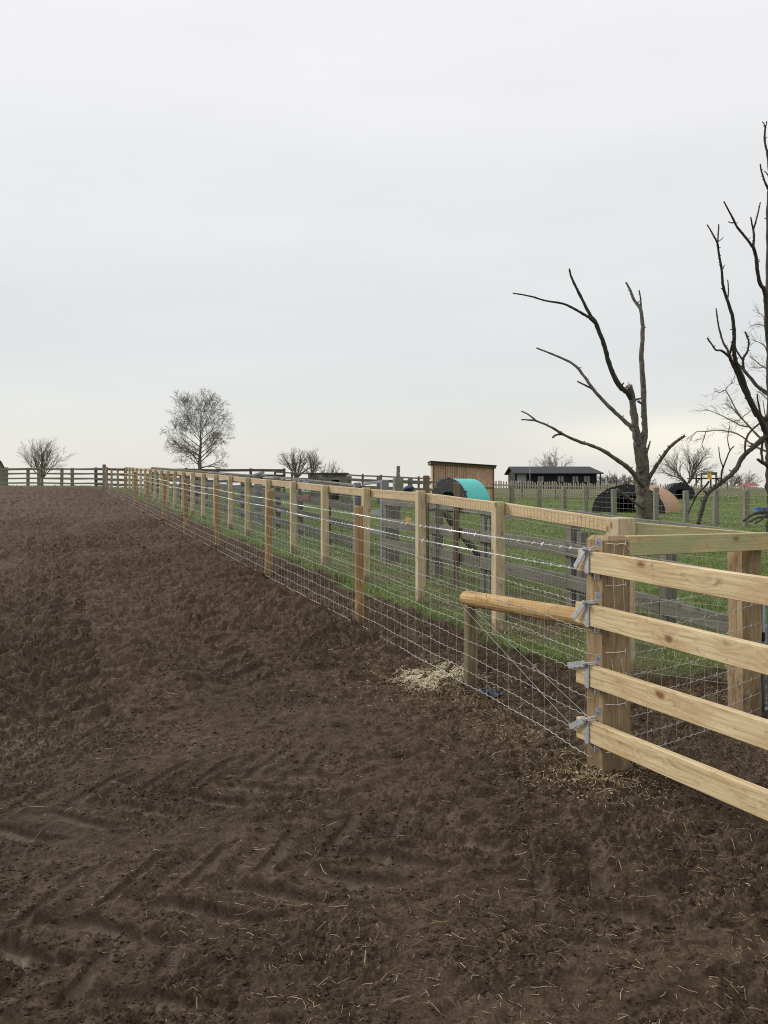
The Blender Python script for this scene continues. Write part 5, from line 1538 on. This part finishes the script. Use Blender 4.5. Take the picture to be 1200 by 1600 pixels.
Ls = np.clip(rs.lognormal(math.log(.017), .70, len(sx_)), .006, .15) * (1 + .03 * sy_)
strips('straw', sx_, sy_, Ls, rs.uniform(.0009, .0021, len(sx_)) * (1 + .06 * sy_), rs.rand(len(sx_)) ** 1.5, M['straw'])

# sawdust heap and wood chips by the short brace post
nc = 30000
cx_, cy_ = rs.normal(0, 1, nc), rs.normal(0, 1, nc)
p = at(668, 1080, 6.35); 
kx = np.where(rs.rand(nc) < .62, p.x + .01 + cx_ * .11, p.x + .18 + cx_ * .09); ky = np.where(kx < p.x + .08, 6.32 + cy_ * .11, 6.42 + cy_ * .09)
sdz = perlin(kx * 11, ky * 11) > -.22
kx, ky = kx[sdz], ky[sdz]
strips('sawdust', kx, ky, rs.uniform(.002, .006, len(kx)), rs.uniform(.002, .0042, len(kx)), np.clip(rs.normal(.85, .2, len(kx)), 0, 1), M['chips'], tilt=.03)
nc = 7000
tq = rs.rand(nc) ** 1.4; dq = 4.3 + 3.0 * tq
kx = F1(dq) - .12 + rs.normal(0, 1, nc) * (.20 + .10 * tq); ky = dq + rs.normal(0, .1, nc)
den = np.clip(.35 + perlin(kx * 4 + 3, ky * 4) * 1.8, 0, 1); keep = rs.rand(nc) < den * .5
kx, ky = kx[keep], ky[keep]
ex = rs.normal(0, 1, (2, 1100))
kx = np.concatenate([kx, SX - .10 + ex[0] * .16, p.x + rs.normal(0, .42, 600)]); ky = np.concatenate([ky, SD - .14 + ex[1] * .14, 6.25 + rs.normal(0, .35, 600)])
strips('wood_chips', kx, ky, np.clip(rs.lognormal(math.log(.011), .55, len(kx)), .004, .045), rs.uniform(.0018, .0045, len(kx)), np.clip(rs.normal(.18, .3, len(kx)), 0, 1), M['chips'], tilt=.25)

# loose crumbs of mud
nc = 150000
dq = np.exp(rs.uniform(math.log(1.8), math.log(17), nc)); uq = rs.uniform(-450, 1600, nc); kx = (uq - CX) * dq / FPX
den = np.clip(.25 + perlin(kx * 2.2 + 70, dq * 2.2) * 1.2 + perlin(kx * 8 + 7, dq * 8) * .9, .03, 1) * (1 - grass_amount(kx, dq))
keep = rs.rand(nc) < den; kx, ky = kx[keep], dq[keep]
for d in [SD - .05] + d1[:6] + [bd]:
    q_ = rs.normal(0, 1, (2, 260)); kx = np.concatenate([kx, F1(d) + q_[0] * .085]); ky = np.concatenate([ky, d + q_[1] * .085])
nc = len(kx)
bm = bmesh.new(); bmesh.ops.create_icosphere(bm, subdivisions=1, radius=1.0)
bv = np.array([v.co for v in bm.verts]); bf = np.array([[v.index for v in f.verts] for f in bm.faces]); bm.free()
sz = np.clip(rs.lognormal(math.log(.0036), .5, nc), .0014, .0075) * (1 + .05 * ky)
V = bv[None] * (1 + rs.normal(0, .30, (nc, len(bv), 1))) * sz[:, None, None] * np.array([1.2, 1, .55])
V = V + np.stack([kx, ky, H(kx, ky) + sz * .08], 1)[:, None, :]
F = (bf[None] + (np.arange(nc) * len(bv))[:, None, None]).reshape(-1, 3)
np_mesh('mud_crumbs', V.reshape(-1, 3), F, M['ground'], {'cover': ('FLOAT_VECTOR', np.zeros((nc * len(bv), 3)))}, 'stuff', smooth=False)

# scrap of blue plastic trodden in by the brace post
mb = MB(); c = at(768, 1100, 5.95); n = 14; vs_ = []; fs_ = []
for j in range(n):
    for i in range(n):
        a_, b2 = i / (n - 1) - .5, j / (n - 1) - .5
        x, y = c.x + a_ * .17 + .012 * math.sin(j * 1.9), c.y + b2 * .20 + .012 * math.sin(i * 2.3)
        vs_.append((x, y, hz(x, y) + .014 + .012 * math.sin(i * 1.7 + j) * math.cos(j * 1.3)))
for j in range(n - 1):
    for i in range(n - 1):
        if abs(i - 6) + abs(j - 6) < 9 + (i * 7 + j * 3) % 3: fs_.append((j * n + i, j * n + i + 1, (j + 1) * n + i + 1, (j + 1) * n + i))
mb.add(vs_, fs_)
sc_ = mb.build('plastic_scrap', M['blue_scrap'], None, smooth=True, loc=(c.x, c.y, hz(c.x, c.y)))
md = sc_.modifiers.new('thickness', 'SOLIDIFY'); md.thickness = .002
tag(sc_, 'crumpled muddy blue plastic scrap trodden in the mud beside the short brace post', 'plastic scrap')
